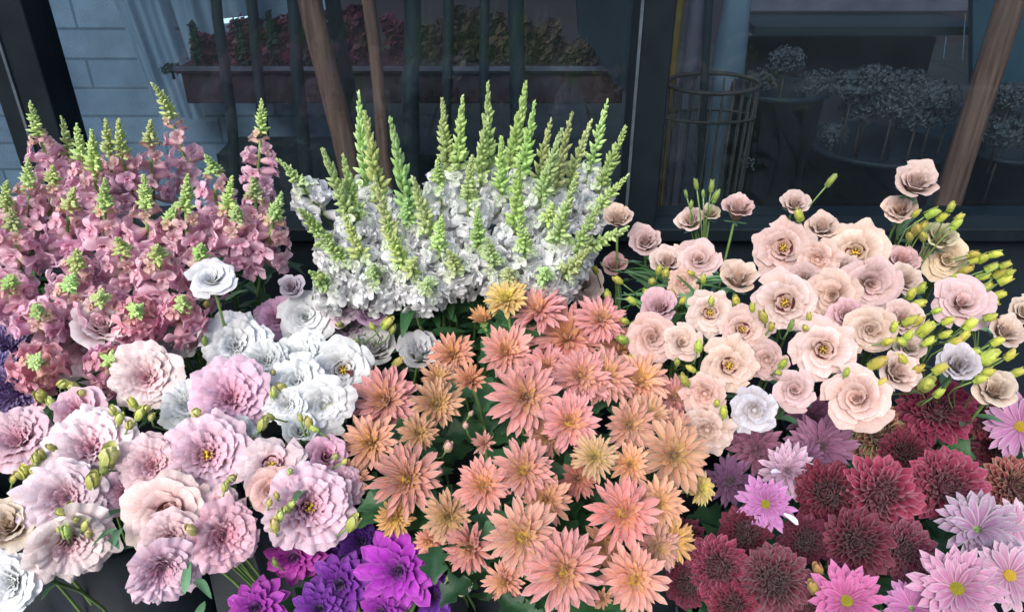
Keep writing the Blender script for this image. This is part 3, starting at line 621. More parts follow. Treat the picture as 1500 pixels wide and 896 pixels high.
# big black pots and the dried hydrangea heads over them
def pot(px, py, wpx, Y, label):
    p = at(px, py, Y); r = wpx / 2 / FPX * depth(p); z0 = .31; h = p.z - z0
    return lathe('black_pot', (p.x, Y, z0), [(0, 0), (r * .7, 0), (r, h), (r * 1.05, h + .0), (r * 1.05, h - .015 + .03), (r * .95, h + .015), (r * .9, h - .05), (0, h - .06)], 'black_plastic', label=label, cat='pot')
pot(1140, 135, 130, 2.2, 'large black pot behind the glass right of the blue vase')
pot(1280, 215, 190, 2.25, 'wide black pot under the grey dried hydrangeas')
pot(1475, 225, 110, 2.25, 'black pot under the dried heads at the far right edge')
def dried(px, py, rpx, Y, label, seed, mat='dry_grey'):
    random.seed(seed); p = at(px, py, Y); r = rpx / FPX * depth(p) * 1.2; root = empty('dried_hydrangea', (p.x, Y + .02, p.z - .22), label, 'dried flower', 'dried grey flower heads behind the right window')
    mb = MB()
    for i in range(520):
        n = Vector((J(), J(), J() * .8 + .25)).normalized(); c = Vector((0, 0, .22)) + Vector((n.x * r, n.y * r * .8, n.z * r * .75)) * (.55 + .65 * random.random())
        a = (n + Vector((J(.6), J(.6), J(.6)))).orthogonal().normalized() * r * .13; b = n.cross(a).normalized() * r * .10
        mb.raw([c - a, c - b + n * .004, c + a, c + b + n * .004], [(0, 1, 2, 3)])
    o = bpy.data.objects.new('flower_head', mb.build('flower_head', MT[mat], False)); COL.objects.link(o); o.parent = root
    m2 = MB(); m2.tube([(0, 0, 0), (0, 0, .20)], .004, n=5); o = bpy.data.objects.new('stem', m2.build('stem', MT['wicker'])); COL.objects.link(o); o.parent = root
for i, (x, y, r, lb) in enumerate([(1255, 128, 24, 'grey dried head, first on the left of the upper row'), (1285, 120, 22, 'grey dried head high in the middle over the wide pot'), (1332, 128, 24, 'grey dried head right of the highest one'), (1378, 145, 24, 'grey dried head nearest the leaning wooden pole, upper'), (1395, 168, 20, 'small grey dried head touching the leaning wooden pole'),
                                  (1270, 160, 26, 'bluish dried head low on the left over the wide pot'), (1315, 158, 22, 'dried head in the centre of the grey cluster'), (1350, 172, 24, 'bluish dried head low on the right over the wide pot'), (1200, 128, 22, 'pinkish grey dried head between the black pots'), (1155, 92, 20, 'lone grey dried head above the large black pot'),
                                  (1118, 122, 18, 'small dried head at the left rim of the large black pot'), (1455, 165, 22, 'dried head left of the far right pair'), (1488, 145, 22, 'upper dried head at the far right edge'), (1480, 195, 28, 'large bluish dried head at the far right edge'), (1225, 200, 16, 'small drooping dried head under the grey cluster'), (1108, 236, 18, 'round grey dried head low behind the glass')]):
    dried(x, y, r, 2.12 + .03 * (i % 3), lb, 400 + i)
# counter / shelf unit with white strips, back right
cn = empty('shelf_unit', (at(1260, 40, 3.0).x, 3.0, .3), 'long dark shelf unit with a pale top at the back of the shop', 'shelf')
a, b = at(1100, 42, 3.0), at(1425, 42, 3.0)
boxo('shelf', ((a.x + b.x) / 2, 3.1, a.z), (b.x - a.x, .3, .03), 'post', cn)
a2, b2 = at(1100, 8, 3.2), at(1425, 8, 3.2)
boxo('pale_top', ((a2.x + b2.x) / 2, 3.25, a2.z), (b2.x - a2.x, .04, .05), 'pale_post', cn)
boxo('front_board', ((a.x + b.x) / 2, 3.22, (a.z + .3) / 2 - .03), (b.x - a.x - .04, .04, a.z - .38), 'int_wall', cn)
for q in (1186, 1215, 1245): p = at(q, 90, 2.95)
for (q, y0, y1, lb) in ((1386, 55, 85, 'short thin white rod hanging at the back right'), (1414, 20, 88, 'long thin white rod hanging at the back right')):
    p0, p1 = at(q, y0, 2.6), at(q - 4, y1, 2.6); mb = MB(); mb.tube([p0, p1], .0022, n=6); simple('thin_rod', mb, 'vase', lb, 'rod')
p = at(1478, 110, 2.7)
quad_thing('teal_board', [(1425, -60), (1560, -60), (1560, 140), (1425, 140)], 2.75, 'teal', label='teal painted board at the back right', cat='board')
quad_thing('teal_box', [(1300, 215), (1420, 170), (1560, 290), (1560, 380)], 2.6, 'riser', th=.06, label='dark teal slanting board low at the right behind the glass', cat='board')

# street side, behind the camera: unseen building added to keep low sky out of the glass
sb = empty('brick_building', (0, -14, -.13), 'brick building across the road', 'building')
boxo('building_wall', (0, -14.5, 4), (60, 1, 8.3), 'street_wall', sb)
for k in range(-6, 7):
    f = boxo('window', (k * 4., -13.98, 4.6), (1.5, .08, 1.9), 'pale_post', sb); 
    g = bpy.data.objects.new('pane', None); bpy.data.objects.remove(g)
    mb = MB(); mb.box((k * 4., .07, 4.73), (1.3, .02, 1.7)); g = bpy.data.objects.new('pane', mb.build('pane', MT['riser'], False)); COL.objects.link(g); g.parent = f

# ------------------------------------------------------------------ buckets
BUCKETS = []
def bucket(x, y, r, h, label):
    root = empty('flower_bucket', (x, y, .004), label, 'bucket', 'black flower buckets on the pavement')
    lathe('bucket_body', (x, y, .004), [(0, .004), (r * .74, .0), (r * .76, .01), (r * .98, h), (r * .955, h - .004), (r * .93, h - .02), (r * .73, .02), (0, .022)], 'black_plastic', root)
    mb = MB(); mb.tube([(r * 1.0 * math.cos(a), r * 1.0 * math.sin(a), h) for a in np.linspace(0, 6.2832, 37)], .006, n=8, cap=False)
    o = bpy.data.objects.new('rim', mb.build('rim', MT['black_plastic'])); COL.objects.link(o); o.parent = root
    mb = MB(); mb.tube([(r * 1.03 * math.cos(a), -abs(r * .75 * math.sin(a)), h - .03 - r * .7 * math.sin(a)) for a in np.linspace(0, math.pi, 20)], .0022, n=6)
    o = bpy.data.objects.new('handle', mb.build('handle', MT['metal_edge'])); COL.objects.link(o); o.parent = root
    return (x, y, r, h)

# ------------------------------------------------------------------ bunches (domes of flower heads) and their buckets
B = {}
def bunch(key, x, y, z, a, b, buckets, group): B[key] = dict(x=x, y=y, z=z, a=a, b=b, bk=[bucket(*q) for q in buckets], group=group, fl=[])
bunch('psnap', -.69, 1.32, 1.02, .5, 1.0, [(-.88, 1.40, .14, .64, 'black bucket of pink snapdragons nearest the left edge'), (-.55, 1.42, .14, .64, 'black bucket of pink snapdragons nearer the white ones')], 'cut pink snapdragon stems')
bunch('wsnap', -.11, 1.36, 1.02, .8, 1.2, [(-.10, 1.44, .15, .64, 'black bucket holding the white snapdragons')], 'cut white snapdragon stems')
bunch('peach', .50, 1.12, 1.02, .7, 1.2, [(.34, 1.22, .14, .62, 'black bucket of peach lisianthus nearest the white snapdragons'), (.68, 1.22, .14, .62, 'black bucket of peach lisianthus nearest the right edge')], 'cut peach lisianthus stems')
bunch('pink', -.46, .88, .96, .7, 1.2, [(-.66, .93, .13, .70, 'black bucket of pink lisianthus nearest the left edge'), (-.34, 1.00, .12, .70, 'black bucket of pink and white lisianthus beside the salmon chrysanthemums')], 'cut pink and white lisianthus stems')
bunch('salmon', .03, .86, .97, 1.4, 1.3, [(.05, .98, .15, .62, 'black bucket holding the salmon chrysanthemums')], 'cut salmon chrysanthemum stems')
bunch('wine', .45, .72, .86, .5, 1.1, [(.40, .84, .13, .58, 'black bucket of wine red chrysanthemums nearest the salmon ones'), (.71, .84, .13, .58, 'black bucket of wine red and lilac chrysanthemums nearest the right edge')], 'cut wine red and purple chrysanthemum stems')
bunch('violet', -.18, .74, .80, .8, 1.2, [(-.18, .74, .11, .56, 'black bucket holding the violet dahlias')], 'cut violet dahlia stems')
bunch('aster', -.80, 1.0, .92, .8, 1.2, [(-.95, 1.10, .10, .60, 'black bucket of blue asters at the left edge')], 'cut blue aster stems')

def place(key, px, py, r, ax, ay, dd=0.):
    b = B[key]; p = on_dome(b, px, py, dd); toC = (CAM - p).normalized()
    if ax is None:
        n = Vector((2 * b['a'] * (p.x - b['x']), 2 * b['b'] * (p.y - b['y']), 1)).normalized(); axis = (toC * .9 + n * .5)
    else: axis = toC + RIGHT * ax + Vector((0, 0, 1)) * ay
    axis = (axis.normalized() + Vector((J(.13), J(.13), J(.13)))).normalized()
    bk = min(b['bk'], key=lambda q: (q[0] - p.x)**2)
    a = math.atan2(p.y - bk[1], p.x - bk[0]); q = min(.78, .3 + 1.6 * math.hypot(p.x - bk[0], p.y - bk[1])) * bk[2] * .8
    root = Vector((bk[0] + math.cos(a) * q * (.6 + .4 * random.random()), bk[1] + math.sin(a) * q * (.6 + .4 * random.random()), .03 + random.random() * .02))
    R_ = r / FPX * depth(p)
    return p, axis, R_, root
def begin(name, key, px, py, root, label, cat):
    o = empty(name, root, label, cat, B[key]['group']); B[key]['fl'].append([px, py, o, None]); return o
def fin(key, pts): B[key]['fl'][-1][3] = pts

def mum(px, py, r, ax, ay, label, key='salmon', meshes=None, closed=False, eye=None, col=(1, 1, 1), dd=0., cat='chrysanthemum', name='chrysanthemum', leaves=2, jit=.07, sc=1.):
    p, axis, R_, root = place(key, px, py, r, ax, ay, dd)
    o = begin(name, key, px, py, root, label, cat)
    m = random.choice(meshes or (MUMC if closed else MUM))
    c = tuple(x * (1 + J(jit)) for x in col)
    F = frame(p, axis, random.random() * 6.28, R_ * sc)
    put('petals', m, F, o, c)
    if eye: put('flower_centre', {'y': EYE_Y, 'g': EYE_G}[eye], F @ Matrix.Translation((0, 0, .24 if eye == 'y' and key == 'salmon' else .08)), o)
    zc = -.42 if m in BALL + BALLF + ASTER else -.03
    put('calyx', CUP, F @ Matrix.Translation((0, 0, zc)), o)
    pts = stem_path(root, p - axis * R_ * (.12 - zc), axis); tube_obj('stem', pts, .0026, o); fin(key, pts)
    for k in range(leaves): leaf_at(o, pts, .62 + .28 * random.random(), .06 + random.random() * .025, LEAFL, el=.2)
    return o
def rose(px, py, r, ax, ay, kind, label, key='peach', mat=None, col=(1, 1, 1), eye=False, dd=0., leaves=1, sc=1.07, jit=.05):
    p, axis, R_, root = place(key, px, py, r, ax, ay, dd); mat = mat or key
    o = begin('lisianthus', key, px, py, root, label, 'lisianthus')
    R2 = R_ * sc * (1.12 if kind == 'side' else 1.0)
    pc = p - axis * R2 * .45
    F = frame(pc, axis, random.random() * 6.28, R2)
    put('petals', random.choice(ROSE[mat, kind]), F, o, tuple(x * (1 + J(jit if mat != 'white' else .012)) for x in col))
    if eye:
        put('throat', THROAT, F @ Matrix.Diagonal((1.6, 1.6, 1.9, 1)) @ Matrix.Translation((0, 0, .02)), o); put('stamens', STAM, F @ Matrix.Translation((0, 0, .12)) @ Matrix.Diagonal((.85, .85, .85, 1)), o)
    put('calyx', random.choice(SEPAL), F, o)
    pts = stem_path(root, pc - axis * R2 * .22, axis); tube_obj('stem', pts, .0024, o); fin(key, pts)
    for k in range(leaves): leaf_at(o, pts, .76 + .18 * random.random(), .04 + random.random() * .02, LEAFB, el=.5)
    return o
def bud(key, px, py, r, ax=0., ay=.5, col=(1, 1, 1), dd=-.015, sc=1., stretch=1.):
    """a bud on its own stalk, part of the nearest flower's stem"""
    b = B[key]; p = on_dome(b, px, py, dd); toC = (CAM - p).normalized()
    axis = (toC * .35 + RIGHT * ax + Vector((0, 0, 1)) * ay + Vector((J(.25), J(.25), J(.2)))).normalized()
    R_ = r / FPX * depth(p) * 1.25
    f = min(b['fl'], key=lambda q: (q[0] - px)**2 + (q[1] - py)**2 * 1.3); o, pts = f[2], f[3]
    F = frame(p - axis * R_ * .55, axis, random.random() * 6.28, R_ * sc) @ Matrix.Diagonal((1, 1, stretch, 1))
    bo = put('bud', random.choice(BUD), F, o, col)
    a = pts[min(len(pts) - 2, int(len(pts) * .72))]; h = p - axis * R_ * .5
    d = (h - a).length; tube_obj('bud_stalk', bez(a, a + Vector((0, 0, d * .4)), h - axis * d * .35, h, 7), .0013, o, n=5)
    return bo

def snap(key, tx, ty, bx, by, label, L=.25, bf=.42, nfl=15, size=.046, col=(1, 1, 1), dd=0., cat='snapdragon'):
    """a snapdragon stem: tip and foot of its flower spike along two lines of sight, spike length L"""
    b = B[key]; base = on_dome(b, bx, by, dd); d = ray(tx, ty).normalized()
    oc = CAM - base; bb = oc.dot(d); cc = oc.dot(oc) - L * L; disc = bb * bb - cc
    if disc > 0: tip = CAM + d * (-bb - math.sqrt(disc) * .9)
    else: tip = CAM + d * (-bb); 
    ax = (tip - base); Ls = ax.length; ax.normalize()
    if disc <= 0: Ls = max(Ls, L)
    bk = min(b['bk'], key=lambda q: (q[0] - base.x)**2); a = random.random() * 6.28; q = bk[2] * .6 * random.random()
    root = Vector((bk[0] + math.cos(a) * q, bk[1] + math.sin(a) * q, .03))
    o = begin('snapdragon', key, tx, ty, root, label, cat)
    F = frame(base, ax, random.random() * 6.28, 1.)
    me = random.choice(FLP if key == 'psnap' else FLW and FLP) if key == 'psnap' else None
    FL = FLP if key == 'psnap' else FLW
    tl_ = Ls * bf; s = tl_ / .14
    put('bud_tip', random.choice(TIPS), F @ Matrix.Translation((0, 0, Ls - tl_)) @ Matrix.Diagonal((.72 + .28 * s, .72 + .28 * s, s, 1)), o, (1 + J(.1), 1 + J(.08), 1 + J(.1)))
    lo = Ls - tl_
    for i in range(nfl):
        t = (i + .5) / nfl; z = lo * (1 - t) + .012 * s; az = i * 2.39996 + J(.35)
        sc = size * (.34 + .66 * min(1, t * 1.9)) * (1 + J(.12))
        # the floret leans out from the stem, upper lip towards the spike's tip
        M = F @ Matrix.Rotation(az, 4, 'Z') @ Matrix.Translation((.003, 0, z)) @ Matrix.Rotation(R(-22 + 26 * t + J(12)), 4, 'Y') @ Matrix.Rotation(J(.3), 4, 'X') @ Matrix.Diagonal((sc, sc, sc, 1))
        q_ = 1 + J(.05); c = tuple(x * q_ for x in col); yo = max(0, 1 - t * 3.2)
        c = (c[0] * (1 - .16 * yo), c[1] * (1 + .0 * yo), c[2] * (1 - .42 * yo))   # the youngest florets are still greenish
        if key == 'psnap': c = (c[0], c[1] * (.92 + .14 * t + J(.05)), c[2] * (.92 + .12 * t))
        put('floret', random.choice(FL), M, o, c)
    pts = stem_path(root, base, ax); tube_obj('stem', pts + [base.lerp(tip, .3), base.lerp(tip, .6)], .003, o); fin(key, pts)
    for k in range(5): leaf_at(o, pts, .70 + .29 * random.random(), .06 + random.random() * .03, LEAF, el=.35)
    return o

# ------------------------------------------------------------------ pink snapdragons
for a in [
    (40, 152, 88, 285, 'pink snapdragon with the tallest green tip at the far left', dict(L=.24, bf=.34)),
    (97, 172, 105, 300, 'pink snapdragon with the leftmost of the close green tips in the back row', dict(dd=.05)),
    (110, 180, 135, 310, 'pink snapdragon with a thick green tip just right of the leftmost back tips', dict()),
    (134, 192, 145, 330, 'pink snapdragon with a short tip in the middle of the back row', dict(dd=.02)),
    (155, 175, 168, 300, 'pink snapdragon with a bright tip in the back row left of the tallest spike', dict()),
    (168, 170, 195, 305, 'pink snapdragon, right one of the bright pair of back tips', dict(dd=.05)),
    (218, 176, 226, 300, 'pink snapdragon with a small thin tip just left of the tallest spike', dict(bf=.25, dd=.05)),
    (232, 115, 285, 275, 'tallest pink snapdragon, its green tip bent to the left above all others', dict(L=.29, bf=.34, size=.043)),
    (386, 142, 375, 290, 'pink snapdragon with a tall pointed tip at the right edge of the pink bunch', dict(L=.25, bf=.36, size=.043)),
    (310, 225, 322, 345, 'pink snapdragon between the tallest spike and the right edge spike, small tip', dict(bf=.22, dd=.03)),
    (332, 262, 338, 375, 'pink snapdragon with a pale green rosette tip, right of centre in the pink bunch', dict(L=.20, bf=.4)),
    (372, 258, 378, 355, 'pink snapdragon with a short green tip under the right edge spike', dict(L=.2, bf=.3)),
    (411, 283, 385, 385, 'pink snapdragon leaning right, its tip over the dark gap beside the white bunch', dict(L=.21, bf=.36)),
    (272, 255, 274, 385, 'pink snapdragon with a long cream and green tip below the tallest spike', dict(L=.22, bf=.40)),
    (212, 258, 218, 380, 'pink snapdragon with a blue green tip left of centre in the pink bunch', dict(L=.21, bf=.36)),
    (152, 262, 155, 380, 'pink snapdragon with a fat cream tip and wide florets, centre of the pink bunch', dict(L=.21, bf=.36, size=.049)),
    (105, 275, 95, 375, 'pink snapdragon with a narrow tip left of the fat cream tipped one', dict(L=.2, bf=.3)),
    (40, 232, 45, 360, 'pink snapdragon with a pinkish tip below the far left tall tip', dict(L=.22, bf=.3, size=.044)),
    (78, 240, 70, 360, 'pink snapdragon with a small tip in the second row from the back, left', dict(L=.22, bf=.22, dd=.03)),
    (2, 262, 22, 375, 'pink snapdragon with a drooping green tip cut by the left edge, upper', dict(L=.2, bf=.4)),
    (15, 305, 30, 400, 'pink snapdragon with a green tip at the left edge above the pale yellow throats', dict(L=.19, bf=.3)),
    (250, 300, 250, 400, 'pink snapdragon half hidden between the long cream tip and the blue green tip', dict(L=.17, bf=.25, dd=.03)),
    (180, 345, 178, 420, 'pink snapdragon with a green button tip under the fat cream tipped one', dict(L=.18, bf=.32)),
    (113, 365, 110, 430, 'pink snapdragon with a mauve green tip, left of the green button tip', dict(L=.18, bf=.38)),
    (230, 350, 236, 432, 'pink snapdragon facing the camera with a cream green rosette, above the white rose blooms', dict(L=.2, bf=.34, size=.049)),
    (292, 355, 296, 425, 'pink snapdragon with a small tip just above the lone upright white lisianthus', dict(L=.18, bf=.3)),
    (101, 405, 104, 455, 'pink snapdragon pointing at the camera with a round green rosette, left centre', dict(L=.17, bf=.34, size=.049)),
    (12, 402, 18, 450, 'pink snapdragon pointing forward at the left edge with a yellow green rosette', dict(L=.17, bf=.34, size=.049)),
    (145, 425, 155, 470, 'pink snapdragon with a flattened green rosette, right of the round one', dict(L=.16, bf=.3)),
    (198, 448, 205, 478, 'deeper pink snapdragon seen end on, a brown green star of buds in its middle', dict(L=.15, bf=.28, size=.049, col=(1, .82, .86))),
    (268, 435, 262, 480, 'deeper pink snapdragon seen end on left of the upright white lisianthus', dict(L=.15, bf=.3, col=(1, .86, .9))),
    (55, 450, 62, 490, 'pink snapdragon low on the left with wide pink florets', dict(L=.16, bf=.2, size=.049)),
    (48, 525, 62, 545, 'low pink snapdragon with a brownish green rosette left of the palest pink lisianthus', dict(L=.14, bf=.34, col=(1, .85, .8), dd=-.03)),
    (158, 520, 165, 545, 'low deep pink snapdragon showing between the pale pink lisianthus blooms', dict(L=.13, bf=.3, col=(.95, .8, .85), dd=-.0)),
    (345, 300, 345, 385, 'pink snapdragon low on the right with hanging pale florets over the dark gap', dict(L=.18, bf=.22)),
    ]: snap('psnap', *a[:5], **a[5])

# ------------------------------------------------------------------ white snapdragons
W_ = [
    (520, 143, 545, 330, 'white snapdragon with the tallest green spike at the left of its bunch', dict(L=.29, bf=0.66)),
    (536, 160, 565, 345, 'white snapdragon spike leaning against the tallest left one', dict(L=.28, bf=0.68, dd=.02)),
    (570, 173, 612, 365, 'white snapdragon with a long straight green spike leaning left, third of the left group', dict(L=.29, bf=0.72)),
    (473, 217, 535, 370, 'white snapdragon with a thin spike leaning far left', dict(L=.26, bf=0.61)),
    (500, 228, 540, 375, 'white snapdragon with a short spike just right of the thin far left one', dict(L=.23, bf=0.61, dd=.02)),
    (412, 232, 478, 320, 'white snapdragon with a blunt bud tip beside the pink bunch, leaning furthest left', dict(L=.2, bf=0.41, size=.049)),
    (650, 145, 655, 300, 'white snapdragon, left spike of the near pair in the top centre', dict(L=.26, bf=0.66)),
    (676, 141, 668, 300, 'white snapdragon, right spike of the near pair in the top centre', dict(L=.27, bf=0.66)),
    (714, 122, 715, 300, 'white snapdragon with a tall spike in the top centre, right of the pair', dict(L=.29, bf=0.68)),
    (704, 165, 703, 310, 'white snapdragon spike tucked left of the tall centre one', dict(L=.25, bf=0.66, dd=.02)),
    (775, 120, 735, 300, 'white snapdragon with the highest spike, leaning right of the top centre', dict(L=.30, bf=0.68)),
    (783, 150, 755, 320, 'white snapdragon spike just below the highest one on its right', dict(L=.28, bf=0.61)),
    (806, 178, 775, 320, 'white snapdragon with a dull green spike behind the right group', dict(L=.24, bf=0.66, dd=.05)),
    (838, 162, 800, 330, 'white snapdragon with a broad spike, first of the right group', dict(L=.28, bf=0.68)),
    (820, 188, 780, 345, 'white snapdragon spike left of the broad one in the right group', dict(L=.26, bf=0.66)),
    (858, 178, 818, 330, 'white snapdragon spike between the broad one and the far right tips', dict(L=.26, bf=0.66, dd=.01)),
    (890, 150, 850, 300, 'white snapdragon with a clean bright spike high on the right', dict(L=.26, bf=0.61)),
    (917, 187, 858, 325, 'white snapdragon with a long spike leaning right to the dark mullion', dict(L=.27, bf=0.61)),
    (915, 263, 850, 330, 'white snapdragon with a narrow tip pointing right just under the long leaning spike', dict(L=.2, bf=0.61)),
    (925, 340, 825, 372, 'white snapdragon lying almost level, its tip touching the peach blooms', dict(L=.24, bf=0.66)),
    (437, 292, 505, 395, 'white snapdragon with fat green buds low on the left side', dict(L=.22, bf=0.61, size=.049)),
    (452, 398, 500, 430, 'white snapdragon with a small green cluster low by the lilac blooms', dict(L=.12, bf=0.56)),
    (607, 250, 640, 385, 'white snapdragon with a bare green spike in the middle left', dict(L=.22, bf=0.66)),
    (548, 262, 592, 400, 'white snapdragon with a yellow green spike left of middle', dict(L=.23, bf=0.68)),
    (688, 228, 685, 350, 'white snapdragon with short green buds over a bright white cluster, centre', dict(L=.2, bf=0.52)),
    (735, 200, 735, 330, 'white snapdragon with a slender spike below the tall centre ones', dict(L=.23, bf=0.61)),
    (762, 235, 752, 370, 'white snapdragon with a long green bud column right of centre', dict(L=.24, bf=0.72)),
    (500, 308, 548, 420, 'white snapdragon with a low spike over the left white skirt', dict(L=.2, bf=0.61)),
    (573, 322, 600, 430, 'white snapdragon with a low green column left of the dark stem gap', dict(L=.2, bf=0.61)),
    (845, 262, 800, 395, 'white snapdragon with bare buds leaning right in the second row', dict(L=.24, bf=0.66, dd=-.01)),
    (880, 300, 822, 400, 'white snapdragon leaning right above the level one', dict(L=.22, bf=0.66)),
    (700, 305, 700, 400, 'white snapdragon with a small tip in the front centre', dict(L=.19, bf=0.56)),
    (640, 318, 648, 410, 'white snapdragon with an open bright cluster, front left of centre', dict(L=.19, bf=0.48, size=.046)),
    (772, 320, 765, 415, 'white snapdragon with an open bright cluster, front right of centre', dict(L=.19, bf=0.48, size=.046)),
    (478, 345, 525, 415, 'white snapdragon at the left lower rim with loose florets', dict(L=.18, bf=0.46)),
    (868, 362, 808, 418, 'white snapdragon with green buds at the right lower rim', dict(L=.2, bf=0.66)),
    (722, 352, 718, 415, 'white snapdragon seen nearly end on in the centre of the lower skirt', dict(L=.17, bf=0.48, size=.049)),
    (600, 375, 606, 425, 'white snapdragon seen nearly end on in the left of the lower skirt', dict(L=.16, bf=0.48, size=.049)),
    (665, 370, 668, 415, 'white snapdragon with a green rosette above the dark stem gap', dict(L=.16, bf=0.50, size=.049)),
    (545, 385, 556, 432, 'white snapdragon at the left end of the lower skirt, nearly end on', dict(L=.16, bf=0.44, size=.049)),
    (800, 390, 792, 425, 'white snapdragon with green buds at the right end of the lower skirt', dict(L=.16, bf=0.52, size=.042)),
    (745, 395, 745, 425, 'white snapdragon in the lower skirt right of the dark stem gap, end on', dict(L=.14, bf=0.41, size=.049)),
    (625, 410, 628, 435, 'white snapdragon hanging lowest beside the dark stem gap', dict(L=.13, bf=0.36, size=.042)),
    (590, 300, 610, 350, 'white snapdragon with open florets below the long straight left spike', dict(L=.18, bf=0.41, size=.049)),
    (812, 300, 790, 355, 'white snapdragon with open florets in the middle of the right group', dict(L=.18, bf=0.41, size=.049)),
    (640, 230, 648, 330, 'white snapdragon with an open cluster just left of the top centre pair', dict(L=.2, bf=0.38, size=.049)),
]
for a in W_: snap('wsnap', *a[:5], **a[5])
# leafy stems seen in the gap under the white spikes
for k in range(70):
    f = random.choice(B['wsnap']['fl']); leaf_at(f[2], f[3], .66 + .3 * random.random(), .07 + random.random() * .03, LEAF, el=.3)
for k in range(30):
    f = random.choice(B['psnap']['fl']); leaf_at(f[2], f[3], .7 + .28 * random.random(), .07, LEAF, el=.3)

